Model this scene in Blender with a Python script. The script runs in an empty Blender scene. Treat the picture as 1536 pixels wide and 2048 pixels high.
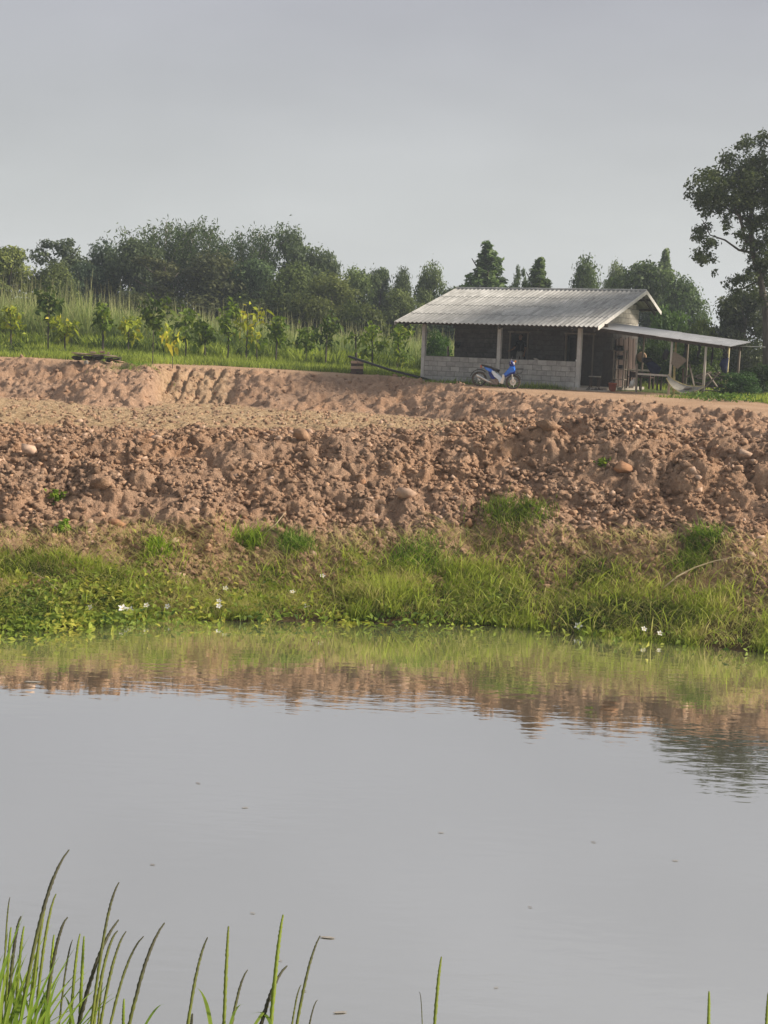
import bpy, math, random
import numpy as np
from mathutils import Vector, Matrix
random.seed(7)
rng = np.random.default_rng(7)
S = bpy.context.scene
COL = S.collection
PI = math.pi

# ------------------------------------------------------------------ camera
FPX = 2700.0
PITCH = math.atan(334 / 2700)
ROLL = math.radians(2.0)
cam = bpy.data.cameras.new("camera")
cam.sensor_fit = 'VERTICAL'
cam.sensor_height = 24.0
cam.sensor_width = 18.0
cam.lens = FPX / 2048 * 24.0
cam.clip_start = 0.05
cam.clip_end = 6000
camo = bpy.data.objects.new("camera", cam)
COL.objects.link(camo)
RM = Matrix.Rotation(PI / 2 - PITCH, 4, 'X') @ Matrix.Rotation(ROLL, 4, 'Z')
camo.matrix_world = Matrix.Translation((0, 0, 4.5)) @ RM
S.camera = camo

# ------------------------------------------------------------------ sky, sun, exposure
SUN_EL = math.radians(31)
SUN_AZ = math.radians(87)          # clockwise from +Y (view direction), towards +X
w = bpy.data.worlds.new("World")
S.world = w
w.use_nodes = True
wn, wl = w.node_tree.nodes, w.node_tree.links
wn.clear()
sky = wn.new('ShaderNodeTexSky')
sky.sky_type = 'NISHITA'
sky.sun_disc = False
sky.sun_elevation = SUN_EL
sky.sun_rotation = SUN_AZ
sky.air_density = 1.2
sky.dust_density = 6.0
geo = wn.new('ShaderNodeTexCoord')
sep = wn.new('ShaderNodeSeparateXYZ')
wl.new(geo.outputs['Generated'], sep.inputs[0])
mr = wn.new('ShaderNodeMapRange')
mr.inputs['From Min'].default_value = 0.0
mr.inputs['From Max'].default_value = 1.0
wl.new(sep.outputs['Z'], mr.inputs['Value'])
ramp = wn.new('ShaderNodeValToRGB')
cr = ramp.color_ramp
cr.elements[0].position = 0.0
cr.elements[0].color = (0.82, 0.84, 0.83, 1)
cr.elements[1].position = 1.0
cr.elements[1].color = (0.53, 0.53, 0.53, 1)
for p, c in ((0.09, (0.66, 0.68, 0.68)), (0.17, (0.53, 0.54, 0.56)), (0.27, (0.455, 0.455, 0.505))):
    e = cr.elements.new(p)
    e.color = (*c, 1)
wl.new(mr.outputs[0], ramp.inputs[0])
# the veil of cloud: slow uneven streaks
mp = wn.new('ShaderNodeMapping')
mp.inputs['Scale'].default_value = (2.2, 2.2, 6.0)
wl.new(geo.outputs['Generated'], mp.inputs[0])
nz = wn.new('ShaderNodeTexNoise')
nz.inputs['Scale'].default_value = 1.6
nz.inputs['Detail'].default_value = 3
wl.new(mp.outputs[0], nz.inputs['Vector'])
nr = wn.new('ShaderNodeMapRange')
nr.inputs['To Min'].default_value = 9.3
nr.inputs['To Max'].default_value = 10.9
nr.inputs['From Min'].default_value = 0.3
nr.inputs['From Max'].default_value = 0.7
wl.new(nz.outputs['Fac'], nr.inputs['Value'])
vs = wn.new('ShaderNodeVectorMath')
vs.operation = 'SCALE'
wl.new(ramp.outputs[0], vs.inputs[0])
wl.new(nr.outputs[0], vs.inputs['Scale'])
mx = wn.new('ShaderNodeMix')
mx.data_type = 'RGBA'
mx.inputs[0].default_value = 0.86
wl.new(sky.outputs[0], mx.inputs[6])
wl.new(vs.outputs[0], mx.inputs[7])
bg = wn.new('ShaderNodeBackground')
bg.inputs['Strength'].default_value = 0.0775
wl.new(mx.outputs[2], bg.inputs[0])
wo = wn.new('ShaderNodeOutputWorld')
wl.new(bg.outputs[0], wo.inputs[0])

sl = bpy.data.lights.new("sun", 'SUN')
sl.energy = 5.0
sl.angle = math.radians(12)
sl.color = (1.0, 0.88, 0.73)
so = bpy.data.objects.new("sun", sl)
COL.objects.link(so)
sd = Vector((math.sin(SUN_AZ) * math.cos(SUN_EL), math.cos(SUN_AZ) * math.cos(SUN_EL), math.sin(SUN_EL)))
so.rotation_euler = sd.to_track_quat('Z', 'Y').to_euler()
so.location = (30, 10, 40)

S.view_settings.view_transform = 'Standard'
S.view_settings.look = 'None'
S.view_settings.gamma = 1
S.view_settings.exposure = 0.4
S.view_settings.use_curve_mapping = False
S.cycles.max_bounces = 6
S.cycles.diffuse_bounces = 3
S.cycles.transparent_max_bounces = 4

# ------------------------------------------------------------------ survey helpers (photo measurements -> metres)
R3 = RM.to_3x3()
CAM = Vector((0, 0, 4.5))


def ray(px, py):
    return R3 @ Vector(((px - 768) / FPX, -(py - 1024) / FPX, -1.0))


def at(px, py, Y):
    d = ray(px, py)
    return CAM + d * (Y / d.y)


# ------------------------------------------------------------------ materials
def nodes(name):
    m = bpy.data.materials.new(name)
    m.use_nodes = True
    n, l = m.node_tree.nodes, m.node_tree.links
    b = n['Principled BSDF']
    return m, n, l, b


def M(name, c1, c2=None, scale=6.0, rough=0.85, bump=0.0, bscale=30.0, metal=0.0, detail=5.0, rnd=0.0, stretch=None, spec=0.3, coat=0.0):
    m, n, l, b = nodes(name)
    b.inputs['Roughness'].default_value = rough
    b.inputs['Metallic'].default_value = metal
    b.inputs['Specular IOR Level'].default_value = spec
    b.inputs['Coat Weight'].default_value = coat
    tc = n.new('ShaderNodeTexCoord')
    oi = n.new('ShaderNodeObjectInfo')
    ad = n.new('ShaderNodeVectorMath')
    sc = n.new('ShaderNodeVectorMath')
    sc.operation = 'SCALE'
    cx = n.new('ShaderNodeCombineXYZ')
    for i in range(3):
        l.new(oi.outputs['Random'], cx.inputs[i])
    l.new(cx.outputs[0], sc.inputs[0])
    sc.inputs['Scale'].default_value = 37.0
    l.new(tc.outputs['Object'], ad.inputs[0])
    l.new(sc.outputs[0], ad.inputs[1])
    src = ad.outputs[0]
    if stretch:
        mp_ = n.new('ShaderNodeMapping')
        mp_.inputs['Scale'].default_value = stretch
        l.new(src, mp_.inputs[0])
        src = mp_.outputs[0]
    nt = n.new('ShaderNodeTexNoise')
    nt.inputs['Scale'].default_value = scale
    nt.inputs['Detail'].default_value = detail
    nt.inputs['Roughness'].default_value = 0.62
    l.new(src, nt.inputs['Vector'])
    rp = n.new('ShaderNodeValToRGB')
    rp.color_ramp.elements[0].position = 0.33
    rp.color_ramp.elements[1].position = 0.67
    rp.color_ramp.elements[0].color = (*c1, 1)
    rp.color_ramp.elements[1].color = (*(c2 or tuple(min(1, c * 1.25) for c in c1)), 1)
    l.new(nt.outputs['Fac'], rp.inputs[0])
    out = rp.outputs[0]
    if rnd:
        mrn = n.new('ShaderNodeMapRange')
        mrn.inputs['To Min'].default_value = 1 - rnd
        mrn.inputs['To Max'].default_value = 1 + rnd
        l.new(oi.outputs['Random'], mrn.inputs['Value'])
        v = n.new('ShaderNodeVectorMath')
        v.operation = 'SCALE'
        l.new(out, v.inputs[0])
        l.new(mrn.outputs[0], v.inputs['Scale'])
        out = v.outputs[0]
    l.new(out, b.inputs['Base Color'])
    if bump:
        nb = n.new('ShaderNodeTexNoise')
        nb.inputs['Scale'].default_value = bscale
        nb.inputs['Detail'].default_value = 6
        l.new(src, nb.inputs['Vector'])
        bp = n.new('ShaderNodeBump')
        bp.inputs['Strength'].default_value = bump
        bp.inputs['Distance'].default_value = 0.02
        l.new(nb.outputs['Fac'], bp.inputs['Height'])
        l.new(bp.outputs[0], b.inputs['Normal'])
    return m


def leafmat(name, c1, c2, trans=0.35, rough=0.6, objcol=True, c3=None):
    """leaf: colour runs c1..c2 with the per-leaf attribute 'v'; object colour tints one plant against another"""
    m, n, l, b = nodes(name)
    b.inputs['Roughness'].default_value = rough
    b.inputs['Specular IOR Level'].default_value = 0.25
    a = n.new('ShaderNodeAttribute')
    a.attribute_name = 'v'
    rp = n.new('ShaderNodeValToRGB')
    rp.color_ramp.elements[0].color = (*c1, 1)
    rp.color_ramp.elements[1].color = (*c2, 1)
    if c3:
        rp.color_ramp.elements[1].position = 0.62
        e = rp.color_ramp.elements.new(1.0)
        e.color = (*c3, 1)
    l.new(a.outputs['Fac'], rp.inputs[0])
    out = rp.outputs[0]
    if objcol:
        oi = n.new('ShaderNodeObjectInfo')
        mu = n.new('ShaderNodeVectorMath')
        mu.operation = 'MULTIPLY'
        l.new(out, mu.inputs[0])
        l.new(oi.outputs['Color'], mu.inputs[1])
        out = mu.outputs[0]
    l.new(out, b.inputs['Base Color'])
    t = n.new('ShaderNodeBsdfTranslucent')
    l.new(out, t.inputs[0])
    mxs = n.new('ShaderNodeMixShader')
    mxs.inputs[0].default_value = trans
    l.new(b.outputs[0], mxs.inputs[1])
    l.new(t.outputs[0], mxs.inputs[2])
    l.new(mxs.outputs[0], n['Material Output'].inputs[0])
    return m


def groundmat():
    m, n, l, b = nodes("earth")
    b.inputs['Roughness'].default_value = 0.95
    b.inputs['Specular IOR Level'].default_value = 0.12
    tc = n.new('ShaderNodeTexCoord')

    def noise(s, d=6, r=0.6):
        t = n.new('ShaderNodeTexNoise')
        t.inputs['Scale'].default_value = s
        t.inputs['Detail'].default_value = d
        t.inputs['Roughness'].default_value = r
        l.new(tc.outputs['Object'], t.inputs['Vector'])
        return t.outputs['Fac']

    def rampof(fac, stops):
        r = n.new('ShaderNodeValToRGB')
        e = r.color_ramp.elements
        e[0].position, e[0].color = stops[0][0], (*stops[0][1], 1)
        e[1].position, e[1].color = stops[-1][0], (*stops[-1][1], 1)
        for p, c in stops[1:-1]:
            x = e.new(p)
            x.color = (*c, 1)
        l.new(fac, r.inputs[0])
        return r.outputs[0]

    def mix(f, a, c, mode='MIX'):
        x = n.new('ShaderNodeMix')
        x.data_type = 'RGBA'
        x.blend_type = mode
        if isinstance(f, float):
            x.inputs[0].default_value = f
        else:
            l.new(f, x.inputs[0])
        l.new(a, x.inputs[6])
        l.new(c, x.inputs[7])
        return x.outputs[2]

    def attr(nm):
        a = n.new('ShaderNodeAttribute')
        a.attribute_name = nm
        return a.outputs['Fac']

    n1, n2, n3 = noise(0.55, 5), noise(5.0, 7, 0.68), noise(38.0, 4)
    dirt = rampof(n1, [(0.3, (0.41, 0.285, 0.21)), (0.5, (0.51, 0.325, 0.215)), (0.7, (0.62, 0.355, 0.20))])
    d2 = rampof(n2, [(0.28, (0.24, 0.15, 0.10)), (0.5, (0.47, 0.305, 0.205)), (0.68, (0.69, 0.49, 0.34))])
    dirt = mix(0.55, dirt, d2)
    floor = rampof(n2, [(0.3, (0.33, 0.215, 0.125)), (0.5, (0.50, 0.355, 0.21)), (0.66, (0.66, 0.51, 0.33))])
    road = rampof(n1, [(0.3, (0.50, 0.32, 0.20)), (0.7, (0.62, 0.43, 0.29))])
    green = rampof(n2, [(0.3, (0.07, 0.095, 0.03)), (0.55, (0.12, 0.16, 0.04)), (0.72, (0.20, 0.21, 0.08))])
    c = mix(attr('wf'), dirt, floor)
    c = mix(attr('wr'), c, road)
    c = mix(attr('wg'), c, green)
    gr = rampof(n3, [(0.3, (0.72, 0.72, 0.72)), (0.7, (1.18, 1.18, 1.18))])
    c = mix(0.8, c, gr, 'MULTIPLY')
    # wet dark mud by the waterline stays dark
    wet = rampof(attr('ww'), [(0.0, (1, 1, 1)), (1.0, (0.38, 0.36, 0.33))])
    c = mix(1.0, c, wet, 'MULTIPLY')
    l.new(c, b.inputs['Base Color'])
    bp = n.new('ShaderNodeBump')
    bp.inputs['Strength'].default_value = 1.0
    bp.inputs['Distance'].default_value = 0.11
    ad = n.new('ShaderNodeMath')
    l.new(noise(14.0, 8, 0.7), ad.inputs[0])
    ad2 = n.new('ShaderNodeMath')
    ad2.operation = 'MULTIPLY'
    l.new(n3, ad2.inputs[0])
    ad2.inputs[1].default_value = 0.5
    l.new(ad2.outputs[0], ad.inputs[1])
    l.new(ad.outputs[0], bp.inputs['Height'])
    l.new(bp.outputs[0], b.inputs['Normal'])
    return m


def watermat():
    m, n, l, b = nodes("pond water")
    n.remove(b)
    tc = n.new('ShaderNodeTexCoord')
    mp_ = n.new('ShaderNodeMapping')
    mp_.inputs['Scale'].default_value = (0.55, 1.5, 1.0)
    mp_.inputs['Rotation'].default_value = (0, 0, math.radians(14))
    l.new(tc.outputs['Object'], mp_.inputs[0])
    t1 = n.new('ShaderNodeTexNoise')
    t1.inputs['Scale'].default_value = 4.2
    t1.inputs['Detail'].default_value = 3.0
    t1.inputs['Roughness'].default_value = 0.45
    l.new(mp_.outputs[0], t1.inputs['Vector'])
    # breeze patches: some stretches ripple, others lie still
    t2 = n.new('ShaderNodeTexNoise')
    t2.inputs['Scale'].default_value = 0.28
    t2.inputs['Detail'].default_value = 2.0
    l.new(tc.outputs['Object'], t2.inputs['Vector'])
    mr_ = n.new('ShaderNodeMapRange')
    mr_.inputs['From Min'].default_value = 0.40
    mr_.inputs['From Max'].default_value = 0.68
    mr_.inputs['To Min'].default_value = 0.25
    mr_.inputs['To Max'].default_value = 1.0
    l.new(t2.outputs['Fac'], mr_.inputs['Value'])
    mu = n.new('ShaderNodeMath')
    mu.operation = 'MULTIPLY'
    l.new(t1.outputs['Fac'], mu.inputs[0])
    l.new(mr_.outputs[0], mu.inputs[1])
    bp = n.new('ShaderNodeBump')
    bp.inputs['Strength'].default_value = 0.16
    bp.inputs['Distance'].default_value = 0.03
    l.new(mu.outputs[0], bp.inputs['Height'])
    g = n.new('ShaderNodeBsdfGlossy')
    g.inputs['Color'].default_value = (0.98, 0.98, 0.935, 1)
    g.inputs['Roughness'].default_value = 0.02
    l.new(bp.outputs[0], g.inputs['Normal'])
    d = n.new('ShaderNodeBsdfDiffuse')
    d.inputs['Color'].default_value = (0.24, 0.22, 0.16, 1)
    lw = n.new('ShaderNodeFresnel')
    lw.inputs['IOR'].default_value = 2.6
    fr = n.new('ShaderNodeMapRange')
    fr.inputs['From Min'].default_value = 0.2
    fr.inputs['From Max'].default_value = 0.6
    fr.inputs['To Min'].default_value = 0.86
    fr.inputs['To Max'].default_value = 0.91
    l.new(lw.outputs[0], fr.inputs['Value'])
    ms = n.new('ShaderNodeMixShader')
    l.new(fr.outputs[0], ms.inputs[0])
    l.new(d.outputs[0], ms.inputs[1])
    l.new(g.outputs[0], ms.inputs[2])
    l.new(ms.outputs[0], n['Material Output'].inputs[0])
    return m


HAZE = 0.0010
MAT = dict(
    earth=groundmat(), water=watermat(),
    clod=M("dry clod", (0.28, 0.18, 0.12), (0.50, 0.32, 0.205), 4.5, 0.95, 0.6, 16, rnd=0.22, spec=0.1),
    clod_red=M("red clay clod", (0.34, 0.18, 0.105), (0.54, 0.31, 0.18), 4.5, 0.95, 0.6, 16, rnd=0.15, spec=0.1),
    clod_pale=M("pale stone", (0.36, 0.25, 0.19), (0.56, 0.40, 0.29), 4.5, 0.9, 0.4, 16, rnd=0.1, spec=0.15),
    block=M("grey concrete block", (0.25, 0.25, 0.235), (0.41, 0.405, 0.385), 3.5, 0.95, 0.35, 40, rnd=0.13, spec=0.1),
    block_shaded=M("unplastered block with painted shade", (0.075, 0.068, 0.064), (0.125, 0.115, 0.107), 5, 0.95, 0.35, 40, rnd=0.12, spec=0.1),  # darker copy of the block colour, porch shade painted into it
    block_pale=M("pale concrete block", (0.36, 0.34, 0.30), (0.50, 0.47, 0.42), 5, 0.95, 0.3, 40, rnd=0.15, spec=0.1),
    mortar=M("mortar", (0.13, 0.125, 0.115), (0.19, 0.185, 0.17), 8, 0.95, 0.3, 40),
    mortar_shaded=M("mortar with painted shade", (0.05, 0.046, 0.044), (0.08, 0.074, 0.07), 8, 0.95, 0.3, 40),  # mortar darkened along with those blocks, same painted shade
    conc=M("cast concrete", (0.38, 0.38, 0.36), (0.50, 0.50, 0.48), 4, 0.9, 0.2, 30),
    slab=M("dusty cement floor", (0.30, 0.27, 0.23), (0.42, 0.38, 0.33), 4, 0.9, 0.2, 30),
    roof=M("weathered fibre cement", (0.25, 0.25, 0.24), (0.47, 0.47, 0.455), 2.2, 0.8, 0.15, 20, rnd=0.10, stretch=(2.2, 0.55, 1), detail=8),
    zinc=M("galvanised sheet", (0.40, 0.41, 0.42), (0.54, 0.55, 0.56), 1.5, 0.6, 0.0, metal=0.1, rnd=0.06, stretch=(0.4, 3, 1)),
    timber=M("grey weathered timber", (0.16, 0.135, 0.11), (0.27, 0.235, 0.195), 9, 0.9, 0.3, 30, stretch=(1, 1, 0.15)),
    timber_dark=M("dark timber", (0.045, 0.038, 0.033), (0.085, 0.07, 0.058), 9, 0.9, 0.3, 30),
    timber_pale=M("pale post timber", (0.42, 0.39, 0.34), (0.58, 0.54, 0.47), 9, 0.85, 0.2, 30, stretch=(1, 1, 0.15)),
    timber_red=M("reddish board", (0.065, 0.045, 0.037), (0.115, 0.078, 0.064), 6, 0.9, 0.3, 30, stretch=(1, 1, 0.2), rnd=0.15),
    bamboo=M("yellow bamboo pole", (0.42, 0.36, 0.17), (0.58, 0.51, 0.27), 7, 0.6, 0.1, 30),
    rake=M("pale painted fascia", (0.50, 0.50, 0.47), (0.66, 0.65, 0.62), 4, 0.75, 0.1, 30),
    black=M("black plastic", (0.012, 0.012, 0.013), (0.03, 0.03, 0.03), 6, 0.5),
    rubber=M("tyre rubber", (0.05, 0.045, 0.04), (0.12, 0.10, 0.08), 12, 0.9),
    chrome=M("dusty chrome", (0.55, 0.55, 0.53), (0.75, 0.75, 0.72), 9, 0.3, metal=0.8),
    alloy=M("pale wheel alloy", (0.55, 0.54, 0.50), (0.72, 0.71, 0.66), 9, 0.4, metal=0.3),
    engine=M("engine casing", (0.16, 0.13, 0.11), (0.30, 0.26, 0.23), 14, 0.6, metal=0.4),
    blue=M("blue bike paint", (0.02, 0.13, 0.62), (0.03, 0.20, 0.78), 3, 0.25, coat=0.6),
    blue_dark=M("dark blue bike plastic", (0.008, 0.02, 0.16), (0.012, 0.03, 0.24), 3, 0.35),
    paleblue=M("white bike panel with blue tint", (0.55, 0.70, 0.88), (0.72, 0.82, 0.92), 3, 0.3, coat=0.4),
    offwhite=M("off white plastic", (0.70, 0.72, 0.68), (0.82, 0.83, 0.79), 4, 0.4),
    orange=M("orange lens", (0.65, 0.22, 0.03), (0.8, 0.3, 0.05), 4, 0.3),
    red=M("faded red plastic", (0.46, 0.12, 0.07), (0.58, 0.19, 0.12), 6, 0.55),
    cloth_blue=M("dark blue cloth", (0.010, 0.014, 0.04), (0.022, 0.03, 0.08), 8, 0.95, 0.4, 20),
    cloth_dark=M("black cloth", (0.012, 0.012, 0.016), (0.028, 0.028, 0.033), 8, 0.95, 0.4, 20),
    cloth_grey=M("light grey cotton", (0.24, 0.225, 0.20), (0.34, 0.32, 0.29), 8, 0.95, 0.3, 20),
    cloth_white=M("grubby white sheet", (0.22, 0.21, 0.185), (0.36, 0.34, 0.30), 7, 0.85, 0.3, 14),
    skin=M("skin", (0.24, 0.14, 0.095), (0.31, 0.19, 0.13), 7, 0.6),
    hair=M("black hair", (0.01, 0.009, 0.008), (0.025, 0.02, 0.018), 40, 0.6),
    basket=M("woven cane", (0.15, 0.125, 0.095), (0.24, 0.205, 0.16), 40, 0.9, 0.5, 60),
    tan=M("tan tray", (0.32, 0.21, 0.13), (0.42, 0.29, 0.19), 14, 0.9, 0.3, 40),
    bark=M("bark", (0.05, 0.043, 0.037), (0.12, 0.105, 0.09), 7, 0.95, 0.6, 14, stretch=(1, 1, 0.3)),
    bark_pale=M("pale bark", (0.20, 0.175, 0.14), (0.33, 0.29, 0.235), 7, 0.95, 0.6, 14, stretch=(1, 1, 0.3)),
    dry=M("dry stalk", (0.34, 0.27, 0.17), (0.50, 0.41, 0.27), 10, 0.9),
    petal=M("white petal", (0.80, 0.79, 0.76), (0.90, 0.89, 0.86), 10, 0.6),
    yellowc=M("yellow flower heart", (0.65, 0.45, 0.05), (0.75, 0.55, 0.1), 10, 0.6),
    leafdark=leafmat("tree leaves", (0.036, 0.055, 0.025), (0.18, 0.225, 0.085), 0.4),
    leafmid=leafmat("mid green leaves", (0.045, 0.075, 0.022), (0.18, 0.23, 0.07), 0.4),
    leafyoung=leafmat("young leaves", (0.06, 0.11, 0.018), (0.27, 0.36, 0.05), 0.4, c3=(0.48, 0.46, 0.08)),
    grass=leafmat("bank grass", (0.055, 0.095, 0.018), (0.46, 0.56, 0.08), 0.5, c3=(0.62, 0.55, 0.25)),
    reed=leafmat("tall field grass", (0.12, 0.20, 0.07), (0.30, 0.36, 0.11), 0.4, c3=(0.50, 0.48, 0.25)),
    stalk=leafmat("seed stalk", (0.24, 0.34, 0.03), (0.17, 0.20, 0.035), 0.25, c3=(0.075, 0.075, 0.042)),
    blade=leafmat("fresh blade", (0.10, 0.20, 0.02), (0.26, 0.38, 0.05), 0.45, c3=(0.40, 0.46, 0.10)),
)


# ------------------------------------------------------------------ object helpers
def empty(name, loc=(0, 0, 0), rz=0.0):
    o = bpy.data.objects.new(name, None)
    o.empty_display_size = 0.2
    COL.objects.link(o)
    o.location = loc
    o.rotation_euler = (0, 0, rz)
    return o


def tag(o, label=None, cat=None, group=None, kind=None):
    if label: o['label'] = label
    if cat: o['category'] = cat
    if group: o['group'] = group
    if kind: o['kind'] = kind
    return o


def link(name, me, parent=None, loc=None, rot=None, scale=None):
    o = bpy.data.objects.new(name, me)
    COL.objects.link(o)
    if parent: o.parent = parent
    if loc is not None: o.location = loc
    if rot is not None: o.rotation_euler = rot
    if scale is not None: o.scale = scale
    return o


def npmesh(name, V, F, mat, attrs=None, smooth=False, matidx=None):
    """V (n,3), F (m,k) arrays -> mesh; attrs: {name: (n,) point floats}"""
    me = bpy.data.meshes.new(name)
    V = np.asarray(V, np.float32)
    F = np.asarray(F, np.int32)
    k = F.shape[1]
    me.vertices.add(len(V))
    me.vertices.foreach_set('co', V.ravel())
    me.loops.add(F.size)
    me.loops.foreach_set('vertex_index', F.ravel())
    me.polygons.add(len(F))
    me.polygons.foreach_set('loop_start', np.arange(0, F.size, k, dtype=np.int32))
    if smooth:
        me.polygons.foreach_set('use_smooth', np.ones(len(F), bool))
    for mt in (mat if isinstance(mat, (list, tuple)) else [mat]):
        me.materials.append(mt)
    if matidx is not None:
        me.polygons.foreach_set('material_index', np.asarray(matidx, np.int32))
    if attrs:
        for a, v in attrs.items():
            at_ = me.attributes.new(a, 'FLOAT', 'POINT')
            at_.data.foreach_set('value', np.asarray(v, np.float32))
    me.update(calc_edges=True)
    me.validate()
    return me


class Geo:
    def __init__(s):
        s.v, s.f, s.a = [], [], []

    def add(s, vs, fs, a=None):
        o = len(s.v)
        s.v += [tuple(p) for p in vs]
        s.f += [tuple(i + o for i in q) for q in fs]
        s.a += list(a) if a is not None else [0.5] * len(vs)
        return s

    def box(s, c, d, rz=0.0, jit=0.0, mtx=None):
        x, y, z = d[0] / 2, d[1] / 2, d[2] / 2
        p = [Vector((i * x, j * y, k * z)) for k in (-1, 1) for j in (-1, 1) for i in (-1, 1)]
        if jit: p = [q + Vector([random.uniform(-jit, jit) for _ in range(3)]) for q in p]
        m_ = mtx or Matrix.Rotation(rz, 3, 'Z')
        p = [m_ @ q + Vector(c) for q in p]
        return s.add(p, [(0, 2, 3, 1), (4, 5, 7, 6), (0, 1, 5, 4), (2, 6, 7, 3), (0, 4, 6, 2), (1, 3, 7, 5)])

    def bar(s, p, q, wd, ht=None):
        p, q = Vector(p), Vector(q)
        d = (q - p)
        m_ = d.to_track_quat('Z', 'Y').to_matrix()
        return s.box((p + q) / 2, (wd, ht or wd, d.length), mtx=m_)

    def tube(s, pts, r, n=6, cap=True, a=None, wob=0.0):
        pts = [Vector(p) for p in pts]
        if not isinstance(r, (list, tuple)): r = [r] * len(pts)
        vs, fs, av = [], [], []
        up = Vector((0.13, 0.21, 0.97))
        for i, p in enumerate(pts):
            t = (pts[min(i + 1, len(pts) - 1)] - pts[max(i - 1, 0)]).normalized()
            x = t.cross(up)
            if x.length < 0.05: x = t.cross(Vector((1, 0, 0)))
            x.normalize()
            y = t.cross(x)
            for k in range(n):
                w_ = r[i] * (1 + (random.uniform(-wob, wob) if wob else 0))
                vs.append(p + (x * math.cos(2 * PI * k / n) + y * math.sin(2 * PI * k / n)) * w_)
                av.append(a[i] if a else 0.5)
        for i in range(len(pts) - 1):
            for k in range(n):
                k2 = (k + 1) % n
                fs.append((i * n + k, i * n + k2, (i + 1) * n + k2, (i + 1) * n + k))
        if cap:
            fs.append(tuple(range(n))[::-1])
            fs.append(tuple((len(pts) - 1) * n + k for k in range(n)))
        return s.add(vs, fs, av)

    def prism(s, poly, y0, y1, taper=1.0):
        """poly in (x, z), extruded along y; taper shrinks the two faces about the middle line for a rounded section"""
        n = len(poly)
        cx = sum(p[0] for p in poly) / n
        cz = sum(p[1] for p in poly) / n
        ym = (y0 + y1) / 2
        rings = [(y0, taper), (y0 + (y1 - y0) * 0.25, 1.0), (y0 + (y1 - y0) * 0.75, 1.0), (y1, taper)]
        vs = []
        for y, t in rings:
            vs += [(cx + (p[0] - cx) * t, y, cz + (p[1] - cz) * t) for p in poly]
        fs = []
        for i in range(3):
            for k in range(n):
                k2 = (k + 1) % n
                fs.append((i * n + k, i * n + k2, (i + 1) * n + k2, (i + 1) * n + k))
        fs.append(tuple(range(n))[::-1])
        fs.append(tuple(3 * n + k for k in range(n)))
        return s.add(vs, fs)

    def lathe(s, prof, c=(0, 0, 0), n=14, axis='Z'):
        vs, fs = [], []
        for r, h in prof:
            for k in range(n):
                a = 2 * PI * k / n
                if axis == 'Z': vs.append((c[0] + r * math.cos(a), c[1] + r * math.sin(a), c[2] + h))
                else: vs.append((c[0] + r * math.cos(a), c[1] + h, c[2] + r * math.sin(a)))
        for i in range(len(prof) - 1):
            for k in range(n):
                k2 = (k + 1) % n
                fs.append((i * n + k, i * n + k2, (i + 1) * n + k2, (i + 1) * n + k))
        return s.add(vs, fs)

    def mesh(s, name, mat, smooth=False, attr=False):
        me = bpy.data.meshes.new(name)
        me.from_pydata(s.v, [], s.f)
        for mt in (mat if isinstance(mat, (list, tuple)) else [mat]):
            me.materials.append(mt)
        if smooth:
            me.polygons.foreach_set('use_smooth', np.ones(len(me.polygons), bool))
        if attr:
            a = me.attributes.new('v', 'FLOAT', 'POINT')
            a.data.foreach_set('value', np.asarray(s.a, np.float32))
        me.validate()
        me.update()
        return me

    def build(s, name, mat, parent=None, loc=None, rot=None, smooth=False, attr=False):
        return link(name, s.mesh(name, mat, smooth, attr), parent, loc, rot)


# ------------------------------------------------------------------ numpy noise
def _h(ix, iy, s):
    h = (ix.astype(np.int64) * 374761393 + iy.astype(np.int64) * 668265263 + s * 144665) & 0x7fffffff
    h = ((h ^ (h >> 13)) * 1274126177) & 0x7fffffff
    return ((h ^ (h >> 16)) & 0xffffff) / float(0xffffff)


def vnoise(x, y, s=0):
    ix, iy = np.floor(x), np.floor(y)
    fx, fy = x - ix, y - iy
    fx, fy = fx * fx * (3 - 2 * fx), fy * fy * (3 - 2 * fy)
    a, b_ = _h(ix, iy, s), _h(ix + 1, iy, s)
    c, d = _h(ix, iy + 1, s), _h(ix + 1, iy + 1, s)
    return (a + (b_ - a) * fx) * (1 - fy) + (c + (d - c) * fx) * fy


def fbm(x, y, o=4, s=0):
    t, a, n_ = 0, 0.5, 0
    for i in range(o):
        t = t + a * vnoise(x * 2 ** i, y * 2 ** i, s + i)
        n_ += a
        a *= 0.5
    return t / n_ - 0.5


def lumps(x, y, s=0):
    """domes of broken earth, one per jittered cell, 0..1"""
    ix, iy = np.floor(x), np.floor(y)
    best = np.zeros_like(x)
    for dx in (-1, 0, 1):
        for dy in (-1, 0, 1):
            cx, cy = ix + dx, iy + dy
            px = cx + 0.15 + 0.7 * _h(cx, cy, s)
            py = cy + 0.15 + 0.7 * _h(cx, cy, s + 11)
            rr = 0.35 + 0.5 * _h(cx, cy, s + 23)
            hh = 0.25 + 0.75 * _h(cx, cy, s + 31)
            ax = (x - px) * (0.8 + 0.5 * _h(cx, cy, s + 41))
            d2 = (ax ** 2 + (y - py) ** 2) / rr ** 2
            best = np.maximum(best, hh * np.sqrt(np.clip(1 - d2, 0, 1)))
    return best


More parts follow.
